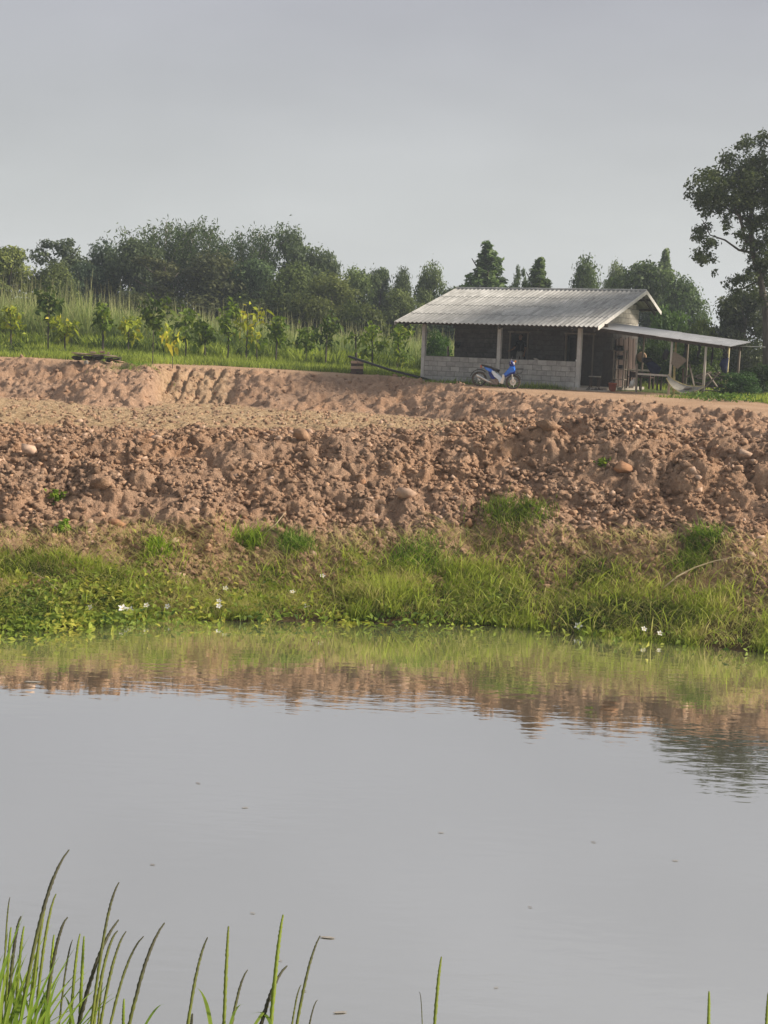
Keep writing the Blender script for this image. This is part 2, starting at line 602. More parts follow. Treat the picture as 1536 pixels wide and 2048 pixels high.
def facets(x, y, s=0):
    """broken ground: each cell is a tilted facet at its own height, with a step to its neighbours"""
    ix, iy = np.floor(x), np.floor(y)
    bd = np.full(x.shape, 9.0)
    bh = np.zeros_like(x)
    for dx in (-1, 0, 1):
        for dy in (-1, 0, 1):
            cx, cy = ix + dx, iy + dy
            px = cx + 0.05 + 0.9 * _h(cx, cy, s)
            py = cy + 0.05 + 0.9 * _h(cx, cy, s + 11)
            ex, ey = x - px, y - py
            d2 = ex ** 2 + ey ** 2
            hh = _h(cx, cy, s + 31) + ex * (_h(cx, cy, s + 41) - .5) * 1.8 + ey * (_h(cx, cy, s + 43) - .5) * 1.8 - 0.5 * d2
            c = d2 < bd
            bh = np.where(c, hh, bh)
            bd = np.where(c, d2, bd)
    return bh - 0.4


def sst(a, b_, x):
    t = np.clip((x - a) / (b_ - a), 0, 1)
    return t * t * (3 - 2 * t)


# ------------------------------------------------------------------ terrain
def ku(px):
    return (np.asarray(px, float) - 768) / 2640.0


KS = (ku([-600, 0, 300, 768, 1000, 1250, 1536, 2000]), [19.4, 20.0, 21.3, 21.75, 21.8, 21.1, 20.45, 20.0])
KC = (ku([-600, 0, 150, 600, 800, 1000, 1300, 1536, 2000]), [25.5, 25.8, 26, 26.6, 26.8, 27, 26.6, 26.0, 25.5])
KZ = (ku([-600, 0, 150, 600, 800, 1000, 1300, 1536, 2000]), [2.45, 2.5, 2.5, 2.55, 2.62, 2.82, 2.86, 2.82, 2.8])
KF = (ku([-600, 0, 120, 190, 290, 335, 460, 520, 768, 1000, 1250, 1536, 2000]), [53, 53, 52, 48.5, 48.5, 53, 53.5, 51.5, 50, 42, 36, 33, 31])
KFZ = (ku([-600, 0, 768, 1000, 1250, 1536, 2000]), [2.0, 2.0, 2.0, 2.15, 2.45, 2.55, 2.6])
KT = (ku([-600, 0, 130, 300, 345, 460, 768, 850, 1000, 1250, 1536, 2000]), [58, 58, 57.5, 55, 57.5, 58, 56.5, 53.5, 47.5, 41.5, 37.5, 34])
KTZ = (ku([-600, 0, 300, 480, 768, 1000, 1250, 1536, 2000]), [3.45, 3.45, 3.38, 3.32, 3.2, 3.06, 3.04, 3.0, 3.0])
KR = (ku([-600, 0, 480, 768, 900, 1536]), [0.045, 0.045, 0.04, 0.022, 0.004, 0.004])


def prof(X, Y):
    u = X / np.maximum(Y, 4.0)
    g = lambda K: np.interp(u, K[0], K[1])
    return u, g(KS), g(KC), g(KZ), g(KF), g(KFZ), g(KT), g(KTZ), g(KR)


def base_height(X, Y):
    u, ys, yc, zc, yf, zf, yt, zt, rr = prof(X, Y)
    wob = fbm(X * 0.9, Y * 0.9, 3, 5)
    ys = ys + 0.5 * wob
    t = np.clip((Y - ys) / (yc - ys), 0, 1)
    z = zc * (0.92 * t + 0.08 * t * t)
    z = np.where(Y < ys, np.maximum(-1.0, (Y - ys) * 0.45), z)
    z = z + sst(yc - 1.2, yc + 0.4, Y) * (-0.06)
    t2 = sst(0, 1, np.clip((Y - yc) / (yf - yc), 0, 1))
    z = np.where(Y > yc, z + (zf - zc) * t2, z)
    t3 = np.clip((Y - yf) / (yt - yf), 0, 1)
    t3s = np.where(t3 < 0.85, t3 * 1.02, 0.867 + (t3 - 0.85) * 0.887)
    z = np.where(Y > yf, z + (zt - zf) * t3s, z)
    z = z + np.where(Y > yt, rr * np.clip(Y - yt, 0, 11), 0)
    return z, (u, ys, yc, yf, yt, t, t3)


def height(X, Y, fine=True):
    X, Y = np.asarray(X, float), np.asarray(Y, float)
    z, (u, ys, yc, yf, yt, t, t3) = base_height(X, Y)
    if not fine: return z
    slope = sst(0.18, 0.45, t) * (1 - sst(yc + 0.5, yc + 5, Y))
    mound = sst(0.02, 0.09, u) * sst(yc - 2, yc, Y) * (1 - sst(yc + 6, yc + 10, Y))
    floor = sst(yc + 1, yc + 5, Y) * (1 - sst(yf - 1, yf + 0.3, Y))
    wall = sst(yf - 0.8, yf + 0.2, Y) * (1 - sst(yt - 0.5, yt + 0.2, Y))
    gully = sst(ku(300), ku(330), u) * (1 - sst(ku(440), ku(480), u)) * wall
    big = fbm(X * 0.5, Y * 0.5, 4, 3)
    z = z + slope * (0.55 * big + 0.20 * (lumps(X / 0.85 + 0.3 * big, Y / 0.95, 1) - 0.3) + 0.07 * facets(X / 0.42 + 1.2 * big, Y / 0.5 + fbm(X * 3, Y * 3, 2, 33), 2) * (.4 + 1.2 * vnoise(X * .8, Y * .8, 35)) + 0.05 * facets(X / 0.19 + .8 * fbm(X * 4, Y * 4, 2, 34), Y / 0.24, 3) + 0.032 * facets(X / .10, Y / .13, 36) + 0.10 * (0.22 - np.abs(fbm(X * 1.7, Y * 1.7, 5, 9))) + 0.05 * fbm(X * 6, Y * 6, 4, 19))
    z = z + mound * (0.45 * (lumps(X / 1.3, Y / 1.6, 4) - 0.35) + 0.07 * facets(X / 0.45, Y / 0.6, 5) + .05 * facets(X / .2, Y / .3, 55) + .07 * fbm(X * 4, Y * 4, 4, 56))
    z = z + floor * (0.10 * fbm(X * 0.7, Y * 0.7, 3, 6) + 0.05 * lumps(X / 0.35, Y / 0.5, 7) + 0.09 * fbm(X * 3.5, Y * 3.5, 3, 8) + .06 * facets(X / .25, Y / .4, 58))
    z = z + wall * (0.26 * fbm(X * 0.9, Y * 0.5, 4, 12) + 0.10 * lumps(X / 0.6, Y / 0.9, 13) + 0.16 * fbm(X * 3, Y * 2.0, 4, 14) + 0.15 * facets(X / .45 + fbm(X * 2, Y * 2, 2, 57), Y / .7, 56) + .08 * facets(X / .18, Y / .3, 59))
    z = z - gully * 0.24 * np.clip(np.sin(X * 9.5 + 7 * fbm(X * .8, Y * .5, 3, 15)), 0, 1) ** 3 * (.5 + vnoise(X * 2.2, Y, 16))
    grassy = (1 - sst(0.3, 0.5, t)) * sst(-0.05, 0.1, t)
    z = z + grassy * (0.14 * fbm(X * 1.6, Y * 1.6, 3, 17))
    z = z + sst(yt, yt + 1, Y) * 0.05 * fbm(X * 0.8, Y * 0.8, 3, 19)
    return z


def hz(x, y):
    return float(height(np.array([x]), np.array([y]))[0])


def ground_at(px, py):
    """the terrain point seen at a spot measured on the photograph"""
    d = ray(px, py)
    Ys = np.linspace(19, 110, 1400)
    zs = 4.5 + d.z / d.y * Ys
    hs = height(d.x / d.y * Ys, Ys)
    i = np.argmax(hs > zs)
    Y = Ys[i] if hs[i] > zs[i] else 100.0
    return Vector((d.x / d.y * Y, Y, hs[i]))


def make_terrain():
    uc = np.concatenate([np.linspace(-3, -0.345, 45), np.linspace(-0.34, 0.34, 540), np.linspace(0.345, 3, 45)])
    yr = np.concatenate([np.linspace(8, 19.2, 14), np.linspace(19.3, 31, 300), np.linspace(31.06, 62, 230), np.linspace(62.6, 140, 50), np.geomspace(150, 2600, 16)])
    U, Y = np.meshgrid(uc, yr)
    X = U * Y
    nz_, nx = X.shape
    Z = height(X.ravel(), Y.ravel()).reshape(X.shape)
    Zb = height(X.ravel(), Y.ravel(), False).reshape(X.shape)
    u, ys, yc, zc, yf, zf, yt, zt, rr = [a.reshape(X.shape) for a in prof(X.ravel(), Y.ravel())]
    t = (Y - ys) / (yc - ys)
    nb = fbm(X.ravel() * 0.6, Y.ravel() * 0.6, 4, 40).reshape(X.shape)
    wf = sst(yc + 0.5 + 4 * nb, yc + 4.5 + 4 * nb, Y) * (1 - sst(yf - 1.5, yf, Y)) * (1 - 0.75 * sst(0.05, 0.14, u))
    wf = np.maximum(wf, 0.55 * sst(ku(305), ku(335), u) * (1 - sst(ku(440), ku(480), u)) * sst(yf - 1, yf, Y) * (1 - sst(yt - .5, yt, Y)))
    wdt = np.interp(u, ku([-600, 0, 300, 700, 850, 1000, 1250, 1536]), [0.7, 0.7, 1.2, 1.6, 2.2, 5, 11.5, 8.0])
    wr = sst(yt - 0.9, yt - 0.1, Y + nb) * (1 - sst(yt + wdt, yt + wdt + 0.8, Y + 1.5 * nb))
    wg = np.clip(sst(yt + wdt, yt + wdt + 0.8, Y + 1.5 * nb), 0, 1)
    wg = np.maximum(wg, 0.45 * (1 - sst(0.14, 0.30, t + 0.3 * nb)))
    ww = (1 - sst(0.0, 0.36, t + 0.25 * nb))
    idx = np.arange(nz_ * nx).reshape(nz_, nx)
    F = np.stack([idx[:-1, :-1], idx[:-1, 1:], idx[1:, 1:], idx[1:, :-1]], -1).reshape(-1, 4)
    # relief stands off along the slope's own normal, so that lumps overhang a little instead of rising as spikes
    push = (sst(0.25, 0.5, t) * (1 - sst(yc, yc + 3, Y)))
    dz = Z - Zb
    V = np.stack([X + 0.25 * push * 0.3 * fbm(X.ravel() * 5, Y.ravel() * 5, 3, 44).reshape(X.shape), Y - 0.5 * push * dz, Zb + dz * (1 - 0.15 * push)], -1).reshape(-1, 3)
    cY = 0.25 * (Y[:-1, :-1] + Y[:-1, 1:] + Y[1:, 1:] + Y[1:, :-1]).ravel()
    q = lambda A: A[:-1, :-1].ravel()
    cls = np.where(cY < q(ys) - 0.6, 0, np.where(cY < q(yc) + 3.0, 1, np.where(cY < q(yf) - 0.3, 2, np.where(cY < q(yt), 3, np.where(cY < q(yt) + q(wdt) + 0.4, 4, 5)))))
    obs = {}
    for k, nm in enumerate(['pond_bed', 'earth_bank', 'pit_floor', 'pit_wall', 'dirt_road', 'ground']):
        f = F[cls == k]
        used = np.unique(f)
        remap = np.zeros(len(V), np.int32)
        remap[used] = np.arange(len(used))
        at_ = {n_: a.ravel()[used] for n_, a in dict(wf=wf, wr=wr, wg=wg, ww=ww).items()}
        me = npmesh(nm, V[used], remap[f], MAT['earth'], at_, smooth=True)
        o = link(nm, me)
        tag(o, kind='structure')
        obs[nm] = o
    return obs


TER = make_terrain()
tag(TER['earth_bank'], 'far bank of broken reddish earth sloping down to the pond')
tag(TER['pit_floor'], 'flat straw coloured floor of the dug out pit')
tag(TER['pit_wall'], 'cut earth face at the back of the pit')
tag(TER['dirt_road'], 'pale dirt track along the top of the pit in front of the house')

# near bank, under the camera
gx, gy = np.meshgrid(np.linspace(-45, 45, 180), np.linspace(-25, 8.6, 110))
gzv = np.where(gy < 0.6, 2.9, 2.9 - (gy - 0.6) * 0.435) + 0.12 * fbm(gx.ravel() * .9, gy.ravel() * .9, 3, 60).reshape(gx.shape)
idx = np.arange(gx.size).reshape(gx.shape)
F = np.stack([idx[:-1, :-1], idx[:-1, 1:], idx[1:, 1:], idx[1:, :-1]], -1).reshape(-1, 4)
one = np.ones(gx.size)
nb_ = link('near_bank', npmesh('near_bank', np.stack([gx, gy, gzv], -1).reshape(-1, 3), F, MAT['earth'], dict(wf=0 * one, wr=0 * one, wg=0.85 * one, ww=0 * one), True))
tag(nb_, 'grassy near bank the photographer stands on', kind='structure')

wx, wy = np.meshgrid(np.linspace(-70, 70, 3), np.linspace(5.5, 24, 3))
idx = np.arange(9).reshape(3, 3)
F = np.stack([idx[:-1, :-1], idx[:-1, 1:], idx[1:, 1:], idx[1:, :-1]], -1).reshape(-1, 4)
wat = link('pond_water', npmesh('pond_water', np.stack([wx, wy, 0 * wx], -1).reshape(-1, 3), F, MAT['water']))
tag(wat, 'still murky pond reflecting the bank and the grey sky', kind='structure')


# ------------------------------------------------------------------ clods of earth
def ico(sub):
    import bmesh
    bm = bmesh.new()
    bmesh.ops.create_icosphere(bm, subdivisions=sub, radius=1.0)
    V = np.array([v.co[:] for v in bm.verts])
    F = np.array([[v.index for v in f.verts] for f in bm.faces])
    bm.free()
    return V, F


I1, I2 = ico(1), ico(2)


def hull(r, n, squash=1.0):
    import bmesh
    d = r.normal(size=(n, 3))
    d /= np.linalg.norm(d, axis=1, keepdims=True)
    d *= r.uniform(.72, 1.12, (n, 1))
    bm = bmesh.new()
    for p in d: bm.verts.new(p * np.array([1, r.uniform(.65, 1), r.uniform(.6, 1) * squash]))
    bmesh.ops.convex_hull(bm, input=list(bm.verts))
    bmesh.ops.delete(bm, geom=[v for v in bm.verts if not v.link_faces], context='VERTS')
    bmesh.ops.triangulate(bm, faces=list(bm.faces))
    bm.verts.index_update()
    V = np.array([v.co[:] for v in bm.verts])
    F = np.array([[v.index for v in f.verts] for f in bm.faces])
    bm.free()
    return V, F


def clod_verts(I, r, rough=0.28):
    V = I[0].copy()
    k = r.normal(size=(7, 3))
    for a in k:           # chop with a few planes so that it reads as broken, not blown up
        a = a / np.linalg.norm(a)
        dd = V @ a
        lim = r.uniform(0.3, 0.65)
        V = V - np.outer(np.clip(dd - lim, 0, None), a)
    V = V * (1.25 + rough * (r.random((len(V), 1)) - 0.5)) + rough * 0.35 * (r.random(V.shape) - 0.5)
    return V * np.array([1, r.uniform(.65, 1), r.uniform(.65, 1.0)])


clod_me = []
for i in range(10):
    mt = MAT['earth'] if i < 8 else MAT['clod_red'] if i < 9 else MAT['clod_pale']
    clod_me.append(npmesh('clod', *hull(rng, 12), mt))


def spots(n, tmin, tmax, umin=-0.31, umax=0.31, power=1.0):
    u = rng.uniform(umin, umax, n)
    ys, yc = np.interp(u, *KS), np.interp(u, *KC)
    t = tmin + (tmax - tmin) * rng.random(n) ** power
    Y = ys + (yc - ys) * t
    return u * Y, Y


X, Y = spots(286, 0.36, 1.55)
sz = 0.07 + 0.11 * rng.random(286) ** 1.6
Zh = height(X, Y)
for i in range(286):
    s_ = sz[i] * random.uniform(.85, 1.15)
    me = clod_me[rng.choice(10, p=[.13] * 5 + [.09] * 3 + [.04] * 2)]
    link('clod', me, TER['earth_bank'], (X[i], Y[i], Zh[i] + 0.05 * s_), (random.uniform(-.4, .4), random.uniform(-.4, .4), random.uniform(0, 6.3)), (s_ * random.uniform(.9, 1.4), s_, s_ * random.uniform(.8, 1.1)))


def clod_field(n, X, Y, smin, smax, pw, name, mats, parent=None):
    Z = height(X, Y)
    base = [hull(rng, 10) for _ in range(30)]
    Vs, Fs, mi, o_ = [], [], [], 0
    for i in range(n):
        s_ = smin + (smax - smin) * rng.random() ** pw
        a = rng.uniform(0, 6.28)
        c, s2 = math.cos(a), math.sin(a)
        hv, hf = base[i % 30]
        B = hv * s_ * np.array([rng.uniform(.8, 1.5), 1, 1])
        Vs.append(np.stack([B[:, 0] * c - B[:, 1] * s2 + X[i], B[:, 0] * s2 + B[:, 1] * c + Y[i], B[:, 2] + Z[i] + 0.1 * s_], -1))
        Fs.append(hf + o_)
        o_ += len(hv)
        mi.append(np.full(len(hf), rng.choice(len(mats), p=[.84, .13, .03])))
    Vs, F, mi = np.concatenate(Vs), np.concatenate(Fs), np.concatenate(mi)
    o = link(name, npmesh(name, Vs.reshape(-1, 3), F, mats, matidx=mi), parent)
    tag(o, kind='stuff')
    return o


cm = [MAT['earth'], MAT['clod'], MAT['clod_pale']]
X, Y = spots(30000, 0.17, 1.75)
k_ = fbm(X * 1.3, Y * 1.3, 4, 120) + rng.normal(0, .10, len(X)) > -0.09
X, Y = X[k_], Y[k_]
clod_field(len(X), X, Y, 0.022, 0.105, 1.9, 'small_clods', cm, TER['earth_bank'])
u_ = rng.uniform(-.31, .31, 4200)
Yr = np.interp(u_, *KC) + 1.5 + rng.random(4200) ** 0.9 * (np.interp(u_, *KF) - np.interp(u_, *KC) - 2)
clod_field(4200, u_ * Yr, Yr, 0.03, 0.11, 2.5, 'floor_crumbs', cm, TER['pit_floor'])
u_ = rng.uniform(-.31, .31, 1500)
Yr = np.interp(u_, *KF) + rng.random(1500) * (np.interp(u_, *KT) - np.interp(u_, *KF))
clod_field(1500, u_ * Yr, Yr, 0.03, 0.14, 3, 'wall_crumbs', cm, TER['pit_wall'])


# a few stones that stand out from the rest
def boulder(name, label, px, py, dims, rot, mat, sink=0.2, seed=1):
    r = np.random.default_rng(seed)
    p = ground_at(px, py)
    hv, hf = hull(r, 13)
    o = link(name, npmesh(name, hv * np.array(dims), hf, mat), None, (p.x, p.y, p.z + dims[2] * (1 - sink) * 0.6), rot)
    tag(o, label, 'clod' if 'clod' in name else 'rock')
    return o


boulder('earth_clod', 'large wedge shaped clod with pale sunlit right edge standing on the bank crest', 612, 888, (0.26, 0.16, 0.27), (0.25, 0.45, 0.3), MAT['clod'], 0.2, 5)
boulder('rock', 'flat pinkish grey rock lying face out in the middle of the earth slope', 810, 1000, (0.24, 0.12, 0.20), (0.5, 0.1, 0.1), MAT['clod_pale'], 0.3, 8)
boulder('earth_clod', 'blocky orange brown clod on the right part of the crest', 1248, 945, (0.25, 0.2, 0.2), (0, 0.1, 0.5), MAT['clod_red'], 0.2, 12)
boulder('earth_clod', 'dark overhanging lump of earth above a hole on the left slope', 205, 985, (0.30, 0.24, 0.26), (0.2, -0.2, 0.2), MAT['earth'], 0.35, 14)
boulder('rock', 'rounded grey stone on the upper left slope', 58, 912, (0.25, 0.2, 0.17), (0, 0.1, 0.5), MAT['clod_pale'], 0.3, 17)
boulder('rock', 'pale rounded stone in the grass at the foot of the left slope', 345, 1090, (0.17, 0.12, 0.10), (0, 0.1, 0.5), MAT['clod_pale'], 0.3, 19)
boulder('earth_clod', 'big cracked clod on the mound right of centre', 1090, 868, (0.36, 0.3, 0.28), (0.1, 0.1, 0.9), MAT['earth'], 0.45, 21)
boulder('rock', 'smooth round stone low on the slope left of the creeping weeds', 940, 1060, (0.17, 0.14, 0.13), (0.1, 0.1, 0.9), MAT['clod_red'], 0.3, 23)


# ------------------------------------------------------------------ grass
def blades(P, L, lean_dir, lean, wd, v, segs=3, curl=0.6, vtip=None):
    """P (n,3) roots, L lengths; each blade a tapering strip that leans and droops"""
    n = len(P)
    az = lean_dir
    d = np.stack([np.cos(az), np.sin(az), 0 * az], -1)
    sa = az + PI / 2 + rng.normal(0, .6, n)
    side = np.stack([np.cos(sa), np.sin(sa), 0 * sa], -1)
    V = np.empty((n, (segs + 1) * 2, 3))
    A = np.empty((n, (segs + 1) * 2))
    for k in range(segs + 1):
        t = k / segs
        hgt = L * (t - 0.5 * curl * lean * t * t * 0.6)
        off = L * lean * (t * 0.35 + 0.65 * t * t)
        c = P + d * off[:, None]
        c[:, 2] += hgt
        w_ = wd * (1 - 0.92 * t ** 1.4) * 0.5
        V[:, 2 * k] = c - side * w_[:, None]
        V[:, 2 * k + 1] = c + side * w_[:, None]
        vv = v if vtip is None else v + (vtip - v) * t ** 2
        A[:, 2 * k] = vv
        A[:, 2 * k + 1] = vv
    f = np.array([[2 * k, 2 * k + 1, 2 * k + 3, 2 * k + 2] for k in range(segs)])
    F = (f[None] + (np.arange(n) * (segs + 1) * 2)[:, None, None]).reshape(-1, 4)
    return V.reshape(-1, 3), F, A.ravel()


def stuff_grass(name, mat, parts, label=None, cat=None):
    Vs, Fs, As, o = [], [], [], 0
    for V, F, A in parts:
        Vs.append(V); Fs.append(F + o); As.append(A); o += len(V)
    ob = link(name, npmesh(name, np.concatenate(Vs), np.concatenate(Fs), mat, dict(v=np.clip(np.concatenate(As), 0, 1))))
    tag(ob, label, cat, kind='stuff')
    return ob


# bank grass: dense mat by the water, longer tussocks above, drooping blades right of centre
def bank_points(n, t0, t1, pw=1.0):
    u = rng.uniform(-.33, .33, n)
    ys, yc = np.interp(u, *KS), np.interp(u, *KC)
    t = t0 + (t1 - t0) * rng.random(n) ** pw
    Y = ys + (yc - ys) * t
    return u, u * Y, Y, t


parts = []
u, X, Y, t = bank_points(80000, -0.015, 0.42, 1.15)
den = fbm(X * 1.1, Y * 1.1, 4, 70)
edge = np.interp(u, ku([0, 60, 200, 420, 600, 760, 1000, 1200, 1536]), [.45, .43, .34, .40, .37, .36, .33, .32, .35])
keep = (den + rng.normal(0, .05, len(X)) > 0.0 + 0.35 * np.clip((t - edge + .10) / .12, 0, 1) - 0.05) & (t < edge + 0.45 * fbm(X * .7, Y * .7, 3, 75))
u, X, Y, t, den = u[keep], X[keep], Y[keep], t[keep], den[keep]
n = len(X)
dens2 = fbm(X * 0.45, Y * 0.9, 3, 77)
L = (0.05 + 0.15 * rng.random(n)) * (1 + 1.6 * np.clip(dens2 + 0.1, 0, 1)) * np.interp(u, ku([0, 600, 760, 1100, 1536]), [.85, .9, 1.2, 1.2, 1.0]) * (1.1 - .25 * np.clip(t / edge[keep], 0, 1)) * (.6 + .9 * vnoise(X * 1.4, Y * 1.4, 73))
v = 0.47 + 2.1 * fbm(X * 0.9, Y * 1.8, 4, 71) + rng.normal(0, .18, n) + np.interp(u, ku([0, 350, 700, 1000, 1536]), [.14, .10, -.06, .02, .06])
parts.append(blades(np.stack([X, Y, height(X, Y) - 0.02], -1), L, rng.normal(-1.2, 1.3, n), rng.uniform(.2, 1.1, n), 0.011 + 0.012 * rng.random(n), v, 3))
# long arching blades
u, X, Y, t = bank_points(2600, 0.0, 0.30)
k_ = rng.random(2600) < np.interp(u, ku([0, 500, 700, 900, 1200, 1536]), [.25, .35, .9, 1, .8, .5])
u, X, Y = u[k_], X[k_], Y[k_]
n = len(X)
parts.append(blades(np.stack([X, Y, height(X, Y) - 0.02], -1), rng.uniform(.25, .6, n), rng.normal(-1.0, 0.9, n), rng.uniform(.5, 1.2, n), 0.014 + 0.01 * rng.random(n), rng.normal(.5, .2, n), 5, 0.9))
# dry straw flattened among it
u, X, Y, t = bank_points(10000, 0.0, 0.44)
n = len(X)
parts.append(blades(np.stack([X, Y, height(X, Y)], -1), rng.uniform(.15, .5, n), rng.uniform(0, 6.28, n), rng.uniform(1.0, 1.9, n), 0.010 + 0 * X, rng.uniform(.85, 1.0, n), 3, 0.9))
stuff_grass('bank_grass', MAT['grass'], parts, 'green and straw coloured grass along the far edge of the pond', 'grass')

# broad leaved creepers along the waterline
def leaf_cloud(P, N, size, aspect, v):
    """one folded leaf (2 quads) per point, N = facing normals"""
    n = len(P)
    N = N / np.linalg.norm(N, axis=1, keepdims=True)
    r = rng.normal(size=(n, 3))
    T = np.cross(N, r)
    T /= np.linalg.norm(T, axis=1, keepdims=True) + 1e-9
    B = np.cross(N, T)
    s_ = size[:, None]
    a = aspect
    p0 = P - T * s_ * 0.5
    p1 = P + T * s_ * 0.5 - N * s_ * 0.12
    l_ = P + B * s_ * a * 0.5 + N * s_ * 0.10
    r_ = P - B * s_ * a * 0.5 + N * s_ * 0.10
    V = np.stack([p0, l_, p1, r_], 1)
    F = np.array([[0, 1, 2], [0, 2, 3]])
    F = (F[None] + (np.arange(n) * 4)[:, None, None]).reshape(-1, 3)
    return V.reshape(-1, 3), F, np.repeat(v, 4)


def stuff_leaves(name, mat, V, F, A, parent=None, label=None, cat=None):
    o = link(name, npmesh(name, V, F, mat, dict(v=np.clip(A, 0, 1))), parent)
    tag(o, label, cat, kind='stuff')
    return o


u = np.concatenate([rng.normal(ku(150), .035, 2300), rng.normal(ku(30), .02, 350), rng.normal(ku(800), .05, 700), rng.normal(ku(470), .05, 350), rng.uniform(-.3, .3, 600)])
ys = np.interp(u, *KS)
Y = ys + rng.normal(0.25, .42, len(u))
X = u * Y
Z = np.maximum(height(X, Y), 0.0) + rng.uniform(0.02, .26, len(u)) ** 1.2
V, F, A = leaf_cloud(np.stack([X, Y, Z], -1), rng.normal(size=(len(u), 3)) * [.5, .5, .5] + [0, -.5, 1], rng.uniform(.06, .15, len(u)), 0.5, 0.52 + 1.1 * fbm(X * 1.5, Y * 1.5, 2, 99) + rng.normal(0, .22, len(u)))
stuff_leaves('creeper_leaves', MAT['leafyoung'], V, F, A, None, 'bright broad leaved water creepers along the waterline', 'ground cover')
# fine roadside grass and grass between the saplings
parts = []
n = 42000
u = rng.uniform(-.33, .33, n)
yt = np.interp(u, *KT)
wd_ = np.interp(u, ku([-600, 0, 300, 700, 850, 1000, 1250, 1536]), [0.7, 0.7, 1.2, 1.6, 2.2, 5, 11.5, 8.0])
Y = yt + wd_ + rng.random(n) ** 1.3 * 13
X = u * Y
hx = (X - 1.4) * 0.879 - (Y - 55.8) * 0.477
hy = (X - 1.4) * 0.477 + (Y - 55.8) * 0.879
keep = ~((hx > -0.1) & (hx < 12.2) & (hy > -0.1) & (hy < 6.2)) & (fbm(X * .9, Y * .9, 3, 88) > -0.2)
X, Y = X[keep], Y[keep]
n = len(X)
parts.append(blades(np.stack([X, Y, height(X, Y) - .02], -1), rng.uniform(.10, .34, n), rng.uniform(0, 6.28, n), rng.uniform(.1, .8, n), 0.03 + 0 * X, 0.36 + 0.8 * fbm(X * .5, Y * .5, 3, 89) + rng.normal(0, .15, n), 2))
n = 11000
Y = rng.uniform(66, 72, n)
X = rng.uniform(-.33, .05, n) * Y
k_ = fbm(X * .6, Y * .6, 3, 188) + .03 * (Y - 67) > -.08
X, Y = X[k_], Y[k_]
n = len(X)
parts.append(blades(np.stack([X, Y, height(X, Y) - .02], -1), rng.uniform(.35, .9, n), rng.uniform(0, 6.28, n), rng.uniform(.2, 1.0, n), 0.07 + .05 * rng.random(n), 0.26 + 0.7 * fbm(X * .5, Y * .5, 3, 189) + rng.normal(0, .12, n), 3))
stuff_grass('field_grass', MAT['grass'], parts, 'short green grass between the dirt track and the tall field grass', 'grass')

# tall field grass: a dense stand of cane grass beyond the saplings
parts = []
n = 36000
Y = rng.uniform(70, 90, n)
u = rng.uniform(-.33, .36, n)
X = u * Y
hx = (X - 1.4) * 0.879 - (Y - 55.8) * 0.477
hy = (X - 1.4) * 0.477 + (Y - 55.8) * 0.879
keep = ~((hx > -1) & (hx < 12) & (hy < 10))
X, Y, u = X[keep], Y[keep], u[keep]
n = len(X)
hg = np.interp(u, ku([0, 150, 400, 600, 760, 900, 1250, 1450, 1536]), [2.9, 2.75, 2.15, 1.85, 1.7, 1.8, 1.6, 1.6, 2.0])
pat = fbm(X * .25, Y * .25, 4, 90)
L = hg * rng.uniform(.55, 1.12, n) * (1 + .5 * pat)
v = 0.34 + 0.9 * fbm(X * .3, Y * .3, 3, 91) + rng.normal(0, .12, n)
parts.append(blades(np.stack([X, Y, height(X, Y) - .03], -1), L, rng.uniform(0, 6.28, n), rng.uniform(.1, .9, n), 0.06 + 0.06 * rng.random(n), v, 3, 0.9, v + 0.25))
k_ = rng.random(n) < 0.10
n2 = int(k_.sum())
parts.append(blades(np.stack([X, Y, height(X, Y)], -1)[k_], L[k_] * 1.28, rng.uniform(0, 6.28, n2), rng.uniform(.03, .2, n2), 0.055 + 0 * X[k_], 0.6 + 0 * X[k_], 3, 0.6, 1.0 + 0 * X[k_]))
stuff_grass('tall_grass', MAT['reed'], parts, 'tall pale green cane grass filling the field behind the saplings', 'grass')


# ------------------------------------------------------------------ trees
def shell_points(blobs, n, inner=0.55):
    """points through a set of ellipsoids (cx,cy,cz,rx,ry,rz), denser towards their skins"""
    b_ = np.array(blobs, float)
    wgt = (b_[:, 3] * b_[:, 5] + b_[:, 4] * b_[:, 5] + b_[:, 3] * b_[:, 4])
    k = rng.choice(len(b_), n, p=wgt / wgt.sum())
    d = rng.normal(size=(n, 3))
    d /= np.linalg.norm(d, axis=1, keepdims=True)
    r = inner + (1 - inner) * rng.random(n) ** 0.6
    r = r * (1 + 0.16 * rng.normal(size=n))
    P = b_[k, :3] + d * r[:, None] * b_[k, 3:6]
    return P, d, k


def crown_mesh(name, blobs, n, size, mat, aspect=0.55, up=0.4, inner=0.5, droop=0.0):
    P, d, k = shell_points(blobs, n, inner)
    N = d + rng.normal(size=(n, 3)) * 0.7 + [0, 0, up]
    tone = rng.random(len(blobs))[k] * 0.5
    v = 0.15 + tone + rng.normal(0, .18, n) + 0.08 * d[:, 2]
    P[:, 2] -= droop * rng.random(n)
    V, F, A = leaf_cloud(P, N, size * rng.uniform(.6, 1.4, n), aspect, v)
    return npmesh(name, V, F, mat, dict(v=np.clip(A, 0, 1)))


def rblobs(n, w_, h0, h1, r0, r1, shape):
    """n ellipsoids filling a crown of unit layout; shape(t) gives the half width at height fraction t"""
    out = []
    for i in range(n):
        t = (i + random.random()) / n
        a = random.uniform(0, 2 * PI)
        rad = shape(t) * w_ * random.uniform(.35, 1.0)
        r = random.uniform(r0, r1)
        out.append((math.cos(a) * rad, math.sin(a) * rad, h0 + (h1 - h0) * t, r, r, r * random.uniform(.6, .9)))
    return out


